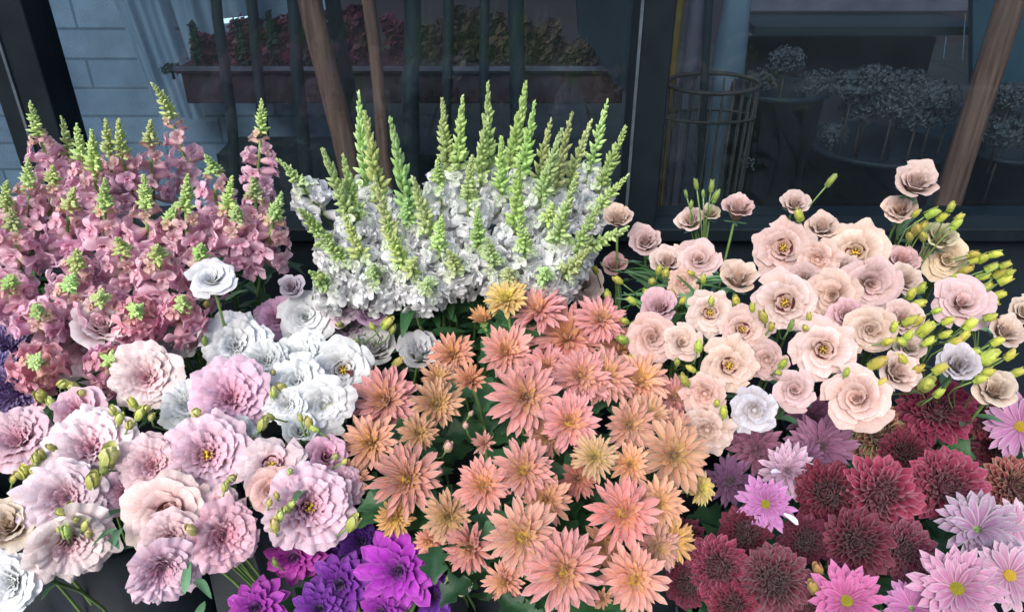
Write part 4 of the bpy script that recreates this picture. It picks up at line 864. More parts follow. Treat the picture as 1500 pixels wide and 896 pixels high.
# ------------------------------------------------------------------ peach lisianthus
P_ = [
    (1340, 270, 36, .15, 1.1, 'side', 'peach lisianthus standing highest at the top right, seen from the side', {}),
    (1318, 310, 30, -.25, 1.1, 'side', 'peach lisianthus directly under the highest one, tilted left', {}),
    (1080, 308, 30, .2, 1.5, 'side', 'peach lisianthus on a bare stem at the top left, seen side on', {}),
    (1012, 325, 26, -.3, .9, 'side', 'closed peach lisianthus left of the bare stemmed one', {}),
    (1040, 314, 17, .1, 1.2, 'side', 'small half open cream lisianthus beside the bare stemmed one', {'col': (.95, 1.05, .8)}),
    (1163, 300, 24, 0, .9, 'side', 'small peach lisianthus behind a yellow bud, above the left open bloom', {}),
    (1148, 362, 43, -.05, .15, 'open', 'wide open peach lisianthus with a dark eye, upper left of the main cluster', {'eye': True}),
    (1203, 335, 30, .1, .9, 'side', 'whitish peach lisianthus between the two upper open blooms', {}),
    (1253, 370, 46, 0, .1, 'open', 'largest wide open peach lisianthus with a dark eye, top middle of the main cluster', {'eye': True}),
    (1197, 380, 30, 0, .1, 'open', 'small dark hearted peach lisianthus squeezed between the two upper open blooms', {'col': (1, .93, .85)}),
    (1277, 418, 42, .12, 0, 'closed', 'tightly swirled peach lisianthus under the largest open bloom', {}),
    (1150, 443, 46, 0, .15, 'open', 'flat open peach lisianthus with a yellow eye and jagged left edge', {'eye': True}),
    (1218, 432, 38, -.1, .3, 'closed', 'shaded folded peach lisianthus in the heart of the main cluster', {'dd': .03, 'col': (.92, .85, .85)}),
    (1232, 395, 30, .1, .6, 'side', 'peach lisianthus mostly hidden behind the swirled one', {'dd': .04}),
    (1275, 484, 36, .15, .0, 'closed', 'round cream peach lisianthus with closed heart below the swirled one', {'col': (1, 1.03, .95)}),
    (1207, 512, 44, 0, 0, 'open', 'open peach lisianthus with dark heart in the lower middle', {'eye': True}),
    (1040, 458, 32, 0, .1, 'open', 'open peach lisianthus with dark heart, left of the yellow bud pair', {'eye': True}),
    (1088, 482, 34, .1, .2, 'open', 'peach lisianthus with brown heart right below the yellow bud pair', {'eye': True}),
    (1068, 535, 40, 0, .0, 'open', 'open peach lisianthus with a bright yellow eye, lower left', {'eye': True}),
    (955, 495, 37, -.1, .0, 'closed', 'deep pinkish spiral peach lisianthus touching the salmon chrysanthemums', {'col': (.97, .86, .88)}),
    (967, 452, 32, -.1, .8, 'side', 'mauve tinted peach lisianthus above the deep pinkish spiral one', {'col': (.95, .9, .98)}),
    (1000, 500, 28, .1, .1, 'closed', 'small pinkish lisianthus right of the deep pinkish spiral one', {'col': (.97, .88, .92), 'dd': .01}),
    (1080, 410, 33, .1, 1.0, 'side', 'peach lisianthus with a creamy yellow underside left of the jagged open one', {'col': (1, 1.02, .92)}),
    (1024, 378, 32, 0, .5, 'closed', 'pale pink frilly lisianthus in the upper left group', {}),
    (978, 385, 30, -.1, .8, 'side', 'pale lisianthus with lumpy petals left of the frilly one', {}),
    (945, 355, 28, -.1, 1.0, 'side', 'whitish peach lisianthus furthest up and left, near the level white spike', {}),
    (1000, 413, 22, 0, .3, 'open', 'small brownish peach lisianthus below the frilly one', {'col': (.95, .88, .8), 'dd': .02}),
    (905, 322, 26, .0, 1.2, 'side', 'faded papery peach lisianthus beside the level white snapdragon', {'col': (.85, .8, .78)}),
    (855, 415, 28, -.4, .5, 'closed', 'peach lisianthus turned left above the salmon chrysanthemums', {}),
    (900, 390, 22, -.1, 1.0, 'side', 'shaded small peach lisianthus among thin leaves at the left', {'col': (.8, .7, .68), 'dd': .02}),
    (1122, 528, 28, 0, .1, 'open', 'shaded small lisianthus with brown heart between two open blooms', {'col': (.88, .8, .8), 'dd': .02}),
    (1105, 602, 33, -.05, -.1, 'open', 'greyish white lisianthus lowest at the purple chrysanthemums', {'col': (.84, 1.1, 1.3)}),
    (1032, 578, 31, 0, -.1, 'open', 'peach lisianthus with brown heart at the edge of the salmon bunch', {'col': (1, .98, .94)}),
    (1035, 632, 36, 0, -.3, 'open', 'drooping pale lisianthus with a dark heart right of the salmon bunch', {'col': (.92, .95, .95)}),
    (1163, 570, 31, 0, .1, 'closed', 'small pale pink lisianthus left of the large creamy rose like one', {}),
    (1253, 583, 48, -.05, 0, 'closed', 'large creamy rose like lisianthus lowest above the wine chrysanthemums', {'col': (1, 1.05, 1.0)}),
    (1312, 545, 36, .5, .2, 'side', 'cream lisianthus turned right beside the large creamy rose like one', {'col': (1, 1.06, 1.02)}),
    (1318, 385, 32, .4, .6, 'side', 'mauve pink lisianthus behind the swirled bloom on its right', {'col': (.95, .9, .95), 'dd': .02}),
    (1325, 412, 28, .5, .3, 'side', 'pale pink lisianthus petal fan right of the swirled bloom', {}),
    (1375, 350, 30, .2, .8, 'side', 'yellowish lisianthus with pink rim in the upper right', {'col': (.95, 1.08, .85)}),
    (1388, 380, 34, .2, .3, 'closed', 'large creamy yellow lisianthus in the upper right', {'col': (.97, 1.08, .85)}),
    (1318, 468, 32, .2, .3, 'side', 'small pale lisianthus left of the long lime buds', {}),
    (1412, 440, 42, .3, .4, 'closed', 'large pink and cream lisianthus crossed by thin buds at the right', {'dd': .01}),
    (1402, 535, 34, .1, .3, 'side', 'whitish lilac lisianthus at the lower right', {'col': (.92, 1.08, 1.3)}),
    (1455, 572, 34, .2, .7, 'side', 'cream lisianthus half open at the lower right, over the lilac daisy', {'col': (1, 1.12, 1.0)}),
    (1470, 487, 30, .4, .6, 'side', 'cream pink lisianthus at the right edge below the lime bud cluster', {}),
    (1500, 458, 28, .3, .6, 'side', 'pale lisianthus cut by the right edge', {'col': (1, 1.1, 1)}),
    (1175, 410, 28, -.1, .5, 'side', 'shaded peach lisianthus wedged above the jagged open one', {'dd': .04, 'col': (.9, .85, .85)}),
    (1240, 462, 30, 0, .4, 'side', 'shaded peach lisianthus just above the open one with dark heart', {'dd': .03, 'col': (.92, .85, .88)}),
    (1330, 510, 26, .3, .3, 'side', 'small shaded pale lisianthus right of the round cream one', {'dd': .02}),
]
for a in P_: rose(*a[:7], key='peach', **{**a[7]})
random.seed(21)
LIME = (1.02, 1.06, .6); GRN = (.62, .85, .7); CRM = (1.2, 1.15, 1.4)
for q in [(1170, 315, 13), (1342, 335, 15), (1365, 312, 13, .4), (1393, 303, 10, .4), (1333, 345, 12), (1400, 328, 12, .3), (1352, 345, 12), (1440, 378, 12, .7), (1452, 392, 12, .8), (1472, 388, 10, .8), (1440, 405, 12, .8), (1472, 410, 13, .8), (1462, 432, 12, .8), (1415, 395, 12, .6), (1425, 372, 10, .6),
          (1078, 440, 11), (1118, 463, 13), (1023, 507, 12), (1002, 556, 13), (1060, 603, 12), (1147, 532, 11), (912, 497, 13, -.5), (890, 432, 11, -.3), (965, 395, 10), (955, 412, 11), (1030, 408, 9), (1355, 482, 17, .5), (1332, 470, 13, .4), (1330, 492, 12, .4), (1285, 532, 17, .6), (1358, 562, 19), (1376, 540, 14, .5),
          (1000, 440, 9), (1335, 430, 12, .1), (1350, 422, 12, .3), (1320, 500, 12), (1420, 475, 14, .7), (1450, 465, 12, .9), (1400, 500, 12, .7), (1490, 545, 12, .8), (992, 530, 9), (1322, 525, 12), (1425, 515, 12, .7), (1388, 470, 11, .6), (1445, 525, 22, .5), (1445, 545, 13, .8), (1310, 478, 10), (975, 400, 11), (1185, 463, 8), (1042, 440, 8), (893, 455, 10, -.3), (872, 395, 9, -.3), (925, 525, 9), (1342, 312, 9)]:
    bud('peach', *q[:3], ax=q[3] if len(q) > 3 else J(.2), ay=.5, col=tuple(x * (1 + J(.1)) for x in LIME), dd=-.03)
for q in [(1215, 267, 9, .5), (1005, 285, 5, -.3), (1020, 272, 7, 0), (1042, 275, 8, .1), (1047, 290, 9, .2), (1012, 302, 6, -.2), (1158, 478, 8, 0), (1030, 285, 5, 0)]: bud('peach', *q[:3], ax=q[3], ay=1.2, col=GRN, dd=-.02, stretch=1.5)
for q in [(1352, 330, 10), (1380, 318, 11), (1405, 318, 9), (1430, 380, 12), (1458, 372, 11), (1465, 398, 14), (1478, 400, 10), (1445, 420, 12), (1455, 445, 10), (1400, 405, 10), (1345, 445, 13), (1360, 500, 12), (1342, 470, 14), (1385, 490, 11), (1412, 492, 12), (1372, 455, 9), (1460, 500, 12), (1480, 520, 12), (1435, 555, 12),
          (1300, 500, 11), (1345, 540, 12), (1375, 575, 11), (1102, 450, 9), (1130, 478, 10), (1140, 545, 9), (1050, 590, 9), (1012, 540, 9), (925, 440, 10), (948, 428, 10), (905, 410, 10), (880, 450, 10), (915, 470, 10), (985, 428, 8), (1012, 400, 8), (1240, 545, 9), (1290, 560, 10), (1180, 480, 8)]:
    bud('peach', *q[:3], ax=(q[0] - 1150) / 450 + J(.2), ay=.45, col=tuple(x * (1 + J(.12)) for x in LIME), dd=-.025)
# thin blue green leaves at the left of this bunch
for k in range(70):
    f = min(B['peach']['fl'], key=lambda q: (q[0] - (900 + random.random() * 120))**2 + (q[1] - (380 + random.random() * 90))**2)
    leaf_at(f[2], f[3], .80 + .18 * random.random(), .07 + .03 * random.random(), LEAFN + LEAFB[:1], el=.6, color=(1.6, 1.5, 1.3))
for k in range(60):
    f = random.choice(B['peach']['fl']); leaf_at(f[2], f[3], .78 + .16 * random.random(), .045 + .02 * random.random(), LEAFB, el=.5)

# ------------------------------------------------------------------ pink and white lisianthus
LIL = (.80, .82, 1.0); MAU = (.72, .62, .85); PALE = (1.0, 1.2, 1.1); GREY = (.82, .84, .84)
L_ = [
    (310, 405, 36, .0, .9, 'closed', 'white', 'lone white lisianthus standing upright in front of the pink snapdragons', {'dd': -.10}),
    (447, 463, 42, -.05, .3, 'closed', 'white', 'neat round white lisianthus with a closed swirl, below the dark gap', {}),
    (265, 488, 38, -.2, .5, 'full', 'white', 'white lisianthus behind green buds, left of the frilled white one', {}),
    (346, 503, 50, 0, .5, 'full', 'white', 'large frilled white lisianthus in the middle of the white group', {}),
    (388, 527, 34, .1, .4, 'full', 'white', 'greyish lilac lisianthus tucked behind the large frilled white one', {'col': GREY, 'dd': .03}),
    (445, 520, 42, 0, .7, 'full', 'white', 'white lisianthus directly below the neat round one', {'dd': .02}),
    (503, 542, 44, .05, .05, 'open', 'white', 'open white lisianthus showing a yellow green eye', {'eye': True}),
    (433, 558, 40, -.1, 0, 'full', 'white', 'white lisianthus left of the one with the yellow green eye', {}),
    (475, 597, 44, 0, -.15, 'open', 'white', 'open white lisianthus lowest of the white group', {}),
    (418, 595, 30, -.3, -.2, 'full', 'white', 'small white lisianthus at the lower left of the white group', {}),
    (546, 512, 40, .1, .9, 'side', 'white', 'greyish cream lisianthus seen from the side beside a lime bud', {'col': (.88, .86, .84)}),
    (614, 516, 37, .2, .7, 'side', 'white', 'white lisianthus furthest right, touching the salmon chrysanthemums', {'col': (.95, .95, .99)}),
    (405, 462, 34, -.2, .8, 'full', 'pink', 'lilac pink lisianthus behind the neat round white one on its left', {'col': (.86, .75, .92), 'dd': .04}),
    (495, 442, 36, .2, .9, 'full', 'pink', 'pale lilac lisianthus behind the neat round white one on its right', {'col': (.86, .92, .98), 'dd': .04}),
    (541, 458, 27, .2, .9, 'side', 'pink', 'mauve closed lisianthus under the white snapdragons', {'col': MAU, 'dd': .03}),
    (428, 422, 22, -.1, .9, 'side', 'pink', 'small grey lilac lisianthus at the edge of the dark gap', {'col': (.62, .80, .85), 'dd': .04}),
    (508, 478, 26, .2, .6, 'side', 'pink', 'dull lilac lisianthus below the mauve closed one', {'col': (.75, .75, .9), 'dd': .04}),
    (150, 478, 48, .1, .6, 'side', 'pink', 'palest pink lisianthus high at the left with smooth broad petals', {'col': PALE, 'dd': -.06}),
    (118, 512, 48, -.3, .1, 'open', 'pink', 'smooth pale pink lisianthus with drooping petals under the palest one', {'col': PALE}),
    (213, 552, 50, 0, .4, 'full', 'pink', 'pale pink lisianthus left of the frilly mid pink one', {'col': (1., 1.15, 1.05)}),
    (338, 580, 60, .1, .3, 'frill', 'pink', 'wide frilly mid pink lisianthus above the large pink one with the gold eye', {'col': (1, .92, 1.)}),
    (275, 590, 40, 0, .8, 'full', 'white', 'greyish white lisianthus behind the frilly mid pink one', {'col': GREY, 'dd': .02}),
    (22, 640, 52, -.3, .4, 'frill', 'pink', 'pink lisianthus with coral shade cut by the left edge', {'col': (1, .93, .92)}),
    (118, 606, 42, 0, .8, 'side', 'pink', 'pink lisianthus showing its side above the big ruffled pale one', {'dd': .02}),
    (133, 652, 62, -.1, .4, 'frill', 'pink', 'big ruffled pale pink lisianthus behind two cream buds', {'col': (1.02, 1.25, 1.1)}),
    (222, 680, 50, -.1, .1, 'frill', 'pink', 'pink lisianthus full of tight folds between the cream buds and the gold eyed one', {}),
    (303, 665, 62, .05, .05, 'frill', 'pink', 'large pink lisianthus with a brown and gold eye in the middle of its bunch', {'eye': True, 'col': (1, 1.02, 1.03)}),
    (398, 680, 46, .2, .5, 'open', 'pink', 'lilac pink lisianthus with a black heart right of the gold eyed one', {'eye': True, 'col': (.95, .98, 1.0)}),
    (455, 742, 64, .2, -.1, 'frill', 'pink', 'large pink lisianthus with a yellow eye over the violet dahlias', {'eye': True, 'col': (1, 1.0, 1.03)}),
    (248, 752, 60, -.05, -.05, 'open', 'pink', 'blush lisianthus with an orange eye below the gold eyed one', {'eye': True, 'col': (1.0, 1.1, 1.0)}),
    (250, 790, 42, 0, -.2, 'full', 'pink', 'blush pink lisianthus overlapping the orange eyed one from below', {'col': (1.0, 1.05, .98), 'dd': -.01}),
    (330, 785, 52, .2, -.2, 'frill', 'pink', 'ruffled rosy lisianthus at the lower right over the dark bucket', {'col': (1, .93, .98)}),
    (322, 740, 34, 0, .2, 'open', 'pink', 'small blush lisianthus with a maroon heart under the gold eyed one', {'col': (1, 1., .98), 'dd': .015}),
    (240, 838, 52, -.1, -.6, 'frill', 'pink', 'lowest pink lisianthus, hanging down over the grey pavement', {'col': (1, .97, 1.02)}),
    (95, 730, 62, -.2, .1, 'frill', 'pink', 'large pale pink lisianthus behind the green buds at the left', {'col': (1.02, 1.15, 1.1)}),
    (105, 800, 60, -.1, -.5, 'full', 'pink', 'pale pink lisianthus hanging at the lower left over the dark bucket', {'col': (1.02, 1.15, 1.1)}),
    (398, 716, 34, -.1, .1, 'closed', 'peach', 'peachy closed lisianthus beside the large yellow eyed one', {'col': (1, .92, .88)}),
    (10, 855, 46, -.4, -.1, 'full', 'white', 'white lisianthus in the bottom left corner', {}),
    (15, 770, 46, -.3, .3, 'side', 'peach', 'cream peach lisianthus at the left edge above the corner white one', {'col': (1, 1.12, .95)}),
    (40, 810, 30, -.2, -.2, 'side', 'peach', 'creamy shaded lisianthus between the left edge ones and the hanging pale one', {'col': (.95, 1.05, .95), 'dd': .03}),
    (478, 668, 34, .3, .6, 'side', 'pink', 'mauve lisianthus just left of the salmon chrysanthemums', {'col': (.85, .75, .9), 'dd': .02}),
    (440, 632, 30, .1, .8, 'side', 'white', 'greyish small lisianthus above the black hearted one', {'col': GREY, 'dd': .03}),
    (25, 590, 40, -.3, .6, 'frill', 'pink', 'coral pink lisianthus at the left edge under the blue asters', {'col': (1, .9, .85), 'dd': .03}),
    (505, 710, 30, .4, .2, 'full', 'pink', 'pale mauve lisianthus squeezed against the salmon chrysanthemums', {'col': (.95, .9, .95), 'dd': .02}),
    (350, 640, 30, .2, .4, 'full', 'white', 'small greyish white lisianthus right of the gold eyed one', {'col': GREY, 'dd': .02}),
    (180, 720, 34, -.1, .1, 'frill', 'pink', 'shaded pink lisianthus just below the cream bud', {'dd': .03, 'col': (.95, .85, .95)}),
]
for a in L_: rose(*a[:6], a[7], key='pink', mat=a[6], **{**a[8]})
random.seed(33)
YG = (1.03, 1.1, 1.)
for q in [(160, 667, 27, .2, CRM), (137, 702, 21, 0, (1.1, 1.12, .95)), (102, 742, 14), (97, 778, 14), (125, 768, 11), (60, 580, 17), (92, 562, 14), (108, 568, 15), (35, 690, 14), (60, 665, 12), (50, 688, 13), (20, 700, 10), (175, 612, 13), (205, 605, 14), (194, 590, 12), (215, 598, 11), (287, 604, 15, 0, (1.15, 1.15, 1.3)), (385, 620, 15), (340, 700, 12),
          (402, 768, 15), (420, 745, 12), (405, 725, 9), (413, 567, 13), (452, 618, 13), (517, 765, 18), (567, 472, 14, .4), (583, 530, 12, .5), (520, 502, 11), (302, 445, 10), (304, 470, 9), (492, 668, 10), (440, 612, 8), (280, 775, 15, 0, CRM), (88, 775, 10), (45, 545, 12), (497, 475, 10), (470, 405, 12, 0, GRN), (400, 545, 9), (75, 655, 10), (425, 690, 9), (372, 545, 8)]:
    bud('pink', *q[:3], ax=q[3] if len(q) > 3 else J(.3), ay=.4, col=q[4] if len(q) > 4 else tuple(x * (1 + J(.12)) for x in YG), dd=-.035)
for q in [(75, 590, 12), (120, 575, 11), (52, 672, 12), (28, 695, 11), (190, 622, 12), (165, 600, 11), (222, 610, 10), (90, 750, 12), (112, 760, 10), (130, 780, 11), (395, 610, 10), (330, 712, 11), (410, 755, 12), (427, 738, 10), (400, 575, 11), (460, 628, 9), (575, 482, 10), (505, 675, 9), (150, 690, 14), (395, 735, 9), (35, 555, 11), (545, 478, 8)]:
    bud('pink', *q[:3], ax=J(.35), ay=.4, col=(1.05 + J(.1), 1.12 + J(.1), 1.1), dd=-.035)
for q in [(133, 482, 8, -.4), (152, 487, 8, -.2), (300, 500, 9, 0)]: bud('pink', *q[:3], ax=q[3], ay=.9, col=GRN, dd=-.05, stretch=1.5)
for k in range(75):
    f = random.choice(B['pink']['fl']); leaf_at(f[2], f[3], .82 + .14 * random.random(), .04 + .02 * random.random(), LEAFB, el=.5)
for (x, y) in [(150, 760), (160, 790), (175, 775), (135, 800), (320, 425), (330, 440), (285, 850), (270, 870), (300, 880), (450, 715)]:
    f = min(B['pink']['fl'], key=lambda q: (q[0] - x)**2 + (q[1] - y)**2); p = on_dome(B['pink'], x, y, -.005)
    put('leaf', random.choice(LEAFB), Matrix.Translation(p) @ Matrix.Rotation(random.random() * 6.28, 4, 'Z') @ Matrix.Rotation(-.2 + J(.6), 4, 'Y') @ Matrix.Diagonal((.042, .042, .042, 1)), f[2], (.9, 1., .9))

# ------------------------------------------------------------------ salmon chrysanthemums
GOLD = (1.0, 1.22, .62); ORG = (.92, .95, .72); PNK = (1, .92, 1.05)
S_ = [
    (565, 588, 58, 0, .15, 'wide salmon chrysanthemum at the upper left, touching the white lisianthus', {'col': PNK}),
    (742, 443, 38, -.1, 1.5, 'flat orange gold chrysanthemum seen side on at the top of the salmon bunch', {'col': GOLD}),
    (708, 472, 28, -.4, 1.0, 'small pale gold chrysanthemum half open at the top left', {'closed': True, 'col': GOLD}),
    (664, 522, 38, -.3, .7, 'brownish salmon chrysanthemum beside the rightmost white lisianthus', {'col': ORG}),
    (740, 518, 46, 0, .5, 'orange pink chrysanthemum with a bright incurved heart, upper left of centre', {}),
    (790, 458, 44, -.1, .9, 'pink chrysanthemum just right of the flat orange gold one', {'col': PNK, 'dd': .01}),
    (830, 498, 60, 0, .5, 'very wide pink chrysanthemum at the top centre', {'col': PNK}),
    (878, 470, 42, .3, .9, 'pink chrysanthemum at the top right rim below the peach lisianthus', {'col': PNK}),
    (769, 583, 60, 0, .15, 'large pink pointed chrysanthemum with orange heart in the upper middle', {'col': PNK, 'dd': -.02}),
    (848, 552, 50, .1, .3, 'pink chrysanthemum right above the brightest gap', {'col': PNK}),
    (690, 560, 36, -.1, .6, 'orange half open chrysanthemum above the two round buds', {'closed': True, 'col': ORG}),
    (637, 592, 44, .2, .4, 'brownish salmon chrysanthemum right of the wide upper left one', {'col': ORG, 'dd': .02}),
    (545, 650, 48, -.3, .1, 'salmon chrysanthemum at the left rim by the pink lisianthus', {}),
    (612, 635, 32, .1, .1, 'small orange chrysanthemum between three larger ones on the left', {'col': ORG, 'dd': .01}),
    (595, 703, 60, -.05, .0, 'large pink and gold chrysanthemum at the middle left, above the violet dahlia', {'eye': 'y', 'dd': -.02}),
    (832, 620, 50, .05, .1, 'pink chrysanthemum with a greenish heart just right of centre', {'eye': 'y', 'col': PNK}),
    (709, 650, 27, 0, .2, 'small half open chrysanthemum beside the round pink bud', {'closed': True}),
    (766, 690, 52, .05, .1, 'salmon chrysanthemum in the exact middle of the bunch', {'eye': 'y'}),
    (708, 713, 47, -.1, .1, 'dusky salmon chrysanthemum overlapping the middle one from the left', {'col': (.92, .88, .92), 'eye': 'y'}),
    (657, 757, 42, -.2, -.1, 'brownish chrysanthemum with long lower petals, left of the green eyed one', {'col': ORG}),
    (765, 785, 62, 0, -.05, 'big pale salmon chrysanthemum with a small green eye, lower centre', {'eye': 'y', 'dd': -.025}),
    (824, 835, 66, .05, -.1, 'biggest chrysanthemum with a bright yellow eye at the bottom', {'eye': 'y', 'dd': -.02}),
    (927, 848, 56, .15, -.1, 'pale salmon chrysanthemum with sparse petals at the bottom right', {'eye': 'y'}),
    (910, 752, 60, .05, 0, 'large round chrysanthemum with gold heart at the lower right', {'eye': 'y', 'dd': -.01}),
    (985, 668, 60, .25, .1, 'large gold hearted chrysanthemum at the right rim', {'col': (1, 1.08, .9), 'dd': -.01}),
    (920, 622, 44, .1, .2, 'orange pink chrysanthemum left of the one at the right rim', {}),
    (870, 670, 38, 0, .2, 'chrysanthemum with a broad gold heart on the right of centre', {'col': (1, 1.1, .85)}),
    (922, 680, 34, .1, .2, 'pale gold chrysanthemum tucked beside the gold hearted rim one', {'col': (1, 1.15, .85), 'dd': .01}),
    (962, 737, 44, .3, .0, 'gold hearted chrysanthemum below the rim one', {'col': (1, 1.1, .85)}),
    (983, 790, 38, .5, -.2, 'yellow gold chrysanthemum sticking out at the lower right', {'col': GOLD, 'dd': .01}),
    (578, 755, 32, -.1, -.5, 'small orange chrysanthemum hanging right above the violet dahlia', {'col': GOLD, 'dd': .015}),
    (517, 702, 36, -.5, .1, 'brownish chrysanthemum at the far left rim', {'col': ORG, 'dd': .015}),
    (800, 730, 42, .1, .0, 'peach chrysanthemum peeping out behind the green eyed one', {'dd': .02, 'col': (1, 1.05, .9)}),
    (1022, 715, 28, .9, -.1, 'yellow spiky chrysanthemum sticking out at the far right', {'col': GOLD, 'dd': .01}),
    (885, 555, 50, .2, .5, 'pink orange chrysanthemum in the upper right part', {}),
    (935, 560, 50, .4, .7, 'orange pink chrysanthemum at the upper right rim', {'col': (1, 1.05, .9)}),
    (985, 583, 38, .7, .8, 'pink tipped chrysanthemum pointing right at the peach lisianthus', {'col': PNK}),
    (905, 515, 44, .4, .9, 'orange pink chrysanthemum just under the upper right rim', {'col': (1, 1.03, .9)}),
    (690, 800, 42, -.3, -.3, 'coral chrysanthemum left of the green eyed one, drooping', {'col': (.95, .85, .9), 'dd': .01}),
    (882, 800, 38, 0, -.1, 'small brown orange chrysanthemum deep between the three big lower ones', {'col': ORG, 'dd': .03}),
    (882, 876, 26, 0, -.1, 'half open brown gold chrysanthemum at the bottom edge', {'closed': True, 'col': ORG}),
    (641, 558, 34, .1, .8, 'orange chrysanthemum seen low behind the brownish one', {'col': ORG, 'dd': .03}),
    (950, 610, 36, .3, .4, 'pale orange chrysanthemum behind the gold hearted rim one', {'col': (1, 1.1, .9), 'dd': .02}),
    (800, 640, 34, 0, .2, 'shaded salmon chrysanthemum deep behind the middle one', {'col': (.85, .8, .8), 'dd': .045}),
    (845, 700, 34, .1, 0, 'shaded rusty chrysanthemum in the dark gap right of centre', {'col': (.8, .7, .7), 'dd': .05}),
    (800, 540, 38, 0, .6, 'pink chrysanthemum wedged under the very wide top one', {'col': PNK, 'dd': .02}),
    (985, 630, 36, .5, .5, 'pale pink and gold chrysanthemum behind the rim one on its upper right', {'dd': .02}),
    (740, 850, 36, -.3, -.4, 'salmon chrysanthemum behind the green eyed one, low', {'dd': .03}),
    (960, 800, 40, .3, -.2, 'pale salmon chrysanthemum between the large round one and the yellow gold one', {'dd': .015}),
    (630, 790, 26, -.2, -.4, 'little coral chrysanthemum beside the violet dahlia', {'dd': .03, 'col': (.95, .85, .85)}),
]
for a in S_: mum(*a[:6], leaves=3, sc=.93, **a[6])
for (x, y, r) in [(682, 622, 9), (657, 652, 14), (690, 605, 7), (645, 690, 9)]: bud('salmon', x, y, r, 0, .6, col=(1.2, .85, 1.9), dd=.0, stretch=.8)
random.seed(5)
for k in range(110):
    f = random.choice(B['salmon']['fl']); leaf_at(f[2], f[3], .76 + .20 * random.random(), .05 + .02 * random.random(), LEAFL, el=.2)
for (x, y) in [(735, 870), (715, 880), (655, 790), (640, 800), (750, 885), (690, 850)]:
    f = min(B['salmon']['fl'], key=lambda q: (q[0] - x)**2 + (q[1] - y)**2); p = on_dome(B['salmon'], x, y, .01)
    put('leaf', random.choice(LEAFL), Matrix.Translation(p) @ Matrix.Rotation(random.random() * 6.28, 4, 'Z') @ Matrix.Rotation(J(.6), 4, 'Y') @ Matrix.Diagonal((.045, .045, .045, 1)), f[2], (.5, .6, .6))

# ------------------------------------------------------------------ wine red, bronze, dusty purple and lilac chrysanthemums
BRZ = (1.5, 4.5, 1.1); DK = (.55, .55, .65)
for a in [
    (1288, 727, 62, 0, .0, 'bright crimson chrysanthemum like a ball, largest in the wine bunch', dict(meshes=BALL, col=(1.2, 1.6, 1.7), dd=-.02)),
    (1388, 712, 60, .1, .15, 'crimson chrysanthemum with a black centre, right of the largest one', dict(meshes=BALL, col=(1.15, 1.3, 1.5), dd=-.015)),
    (1372, 598, 54, 0, .6, 'deep wine chrysanthemum at the top of its bunch under the cream lisianthus', dict(meshes=BALLF, col=(1., 1., 1.1))),
    (1288, 632, 50, 0, .9, 'bronze tipped chrysanthemum below the large creamy rose like lisianthus', dict(meshes=BALLF, col=(1.4, 5., 2.), dd=-.04)),
    (1212, 722, 52, -.2, .1, 'very dark wine chrysanthemum between the largest one and the dusty purple ones', dict(meshes=BALL, col=(.62, .6, .7), dd=.01)),
    (1255, 795, 54, 0, .0, 'dark wine chrysanthemum directly below the largest crimson one', dict(meshes=BALLF, col=(.75, 1.1, 1.1), dd=.01)),
    (1050, 830, 50, -.15, .0, 'wine chrysanthemum with a dark centre at the foot of the salmon bunch', dict(meshes=BALL, col=(.95, 1.3, 1.2))),
    (1135, 850, 56, 0, -.05, 'mottled wine chrysanthemum beside the pink daisy at the bottom', dict(meshes=BALL, col=(.9, 1.7, 1.5))),
    (1072, 888, 40, -.1, -.2, 'small wine chrysanthemum at the bottom edge under the dark centred one', dict(meshes=BALL, dd=.02)),
    (1402, 655, 46, .1, .6, 'pinkish wine chrysanthemum above the black centred crimson one', dict(meshes=BALLF, col=(1.05, 2.0, 1.7), dd=.02)),
    (1487, 712, 46, .5, .3, 'rust tinted chrysanthemum at the right edge', dict(meshes=BALLF, col=(1.1, 2.4, 1.3))),
    (1325, 660, 38, 0, .6, 'dark wine chrysanthemum behind the largest crimson one', dict(meshes=BALLF, col=(.8, .8, .9), dd=.02)),
    (1005, 855, 36, -.3, -.1, 'dim wine chrysanthemum left of the dark centred one', dict(meshes=BALL, col=(.7, .8, .8), dd=.03)),
    (1325, 805, 46, .1, .0, 'maroon chrysanthemum between the crimson ones and the lilac daisies', dict(meshes=BALLF, col=(.7, 1.3, 1.2), dd=.025)),
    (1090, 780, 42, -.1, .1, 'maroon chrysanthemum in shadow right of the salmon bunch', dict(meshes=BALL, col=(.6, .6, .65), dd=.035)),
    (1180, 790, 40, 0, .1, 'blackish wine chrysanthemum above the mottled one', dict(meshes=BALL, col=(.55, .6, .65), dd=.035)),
    (1465, 655, 34, .3, .5, 'dim wine chrysanthemum left of the lilac daisy at the right edge', dict(meshes=BALLF, col=(.7, .8, .9), dd=.03)),
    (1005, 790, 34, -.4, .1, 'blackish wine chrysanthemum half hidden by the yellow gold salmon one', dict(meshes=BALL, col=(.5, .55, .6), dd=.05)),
    (1180, 890, 34, 0, -.2, 'wine chrysanthemum at the bottom edge left of the pink daisy', dict(meshes=BALL, col=(.9, 1.1, 1.), dd=.02)),
    (1440, 610, 36, .2, .7, 'dark wine chrysanthemum behind the deep wine one on its right', dict(meshes=BALLF, col=(.75, .8, .8), dd=.03)),
    ]: mum(*a[:6], key='wine', leaves=2, **a[6])
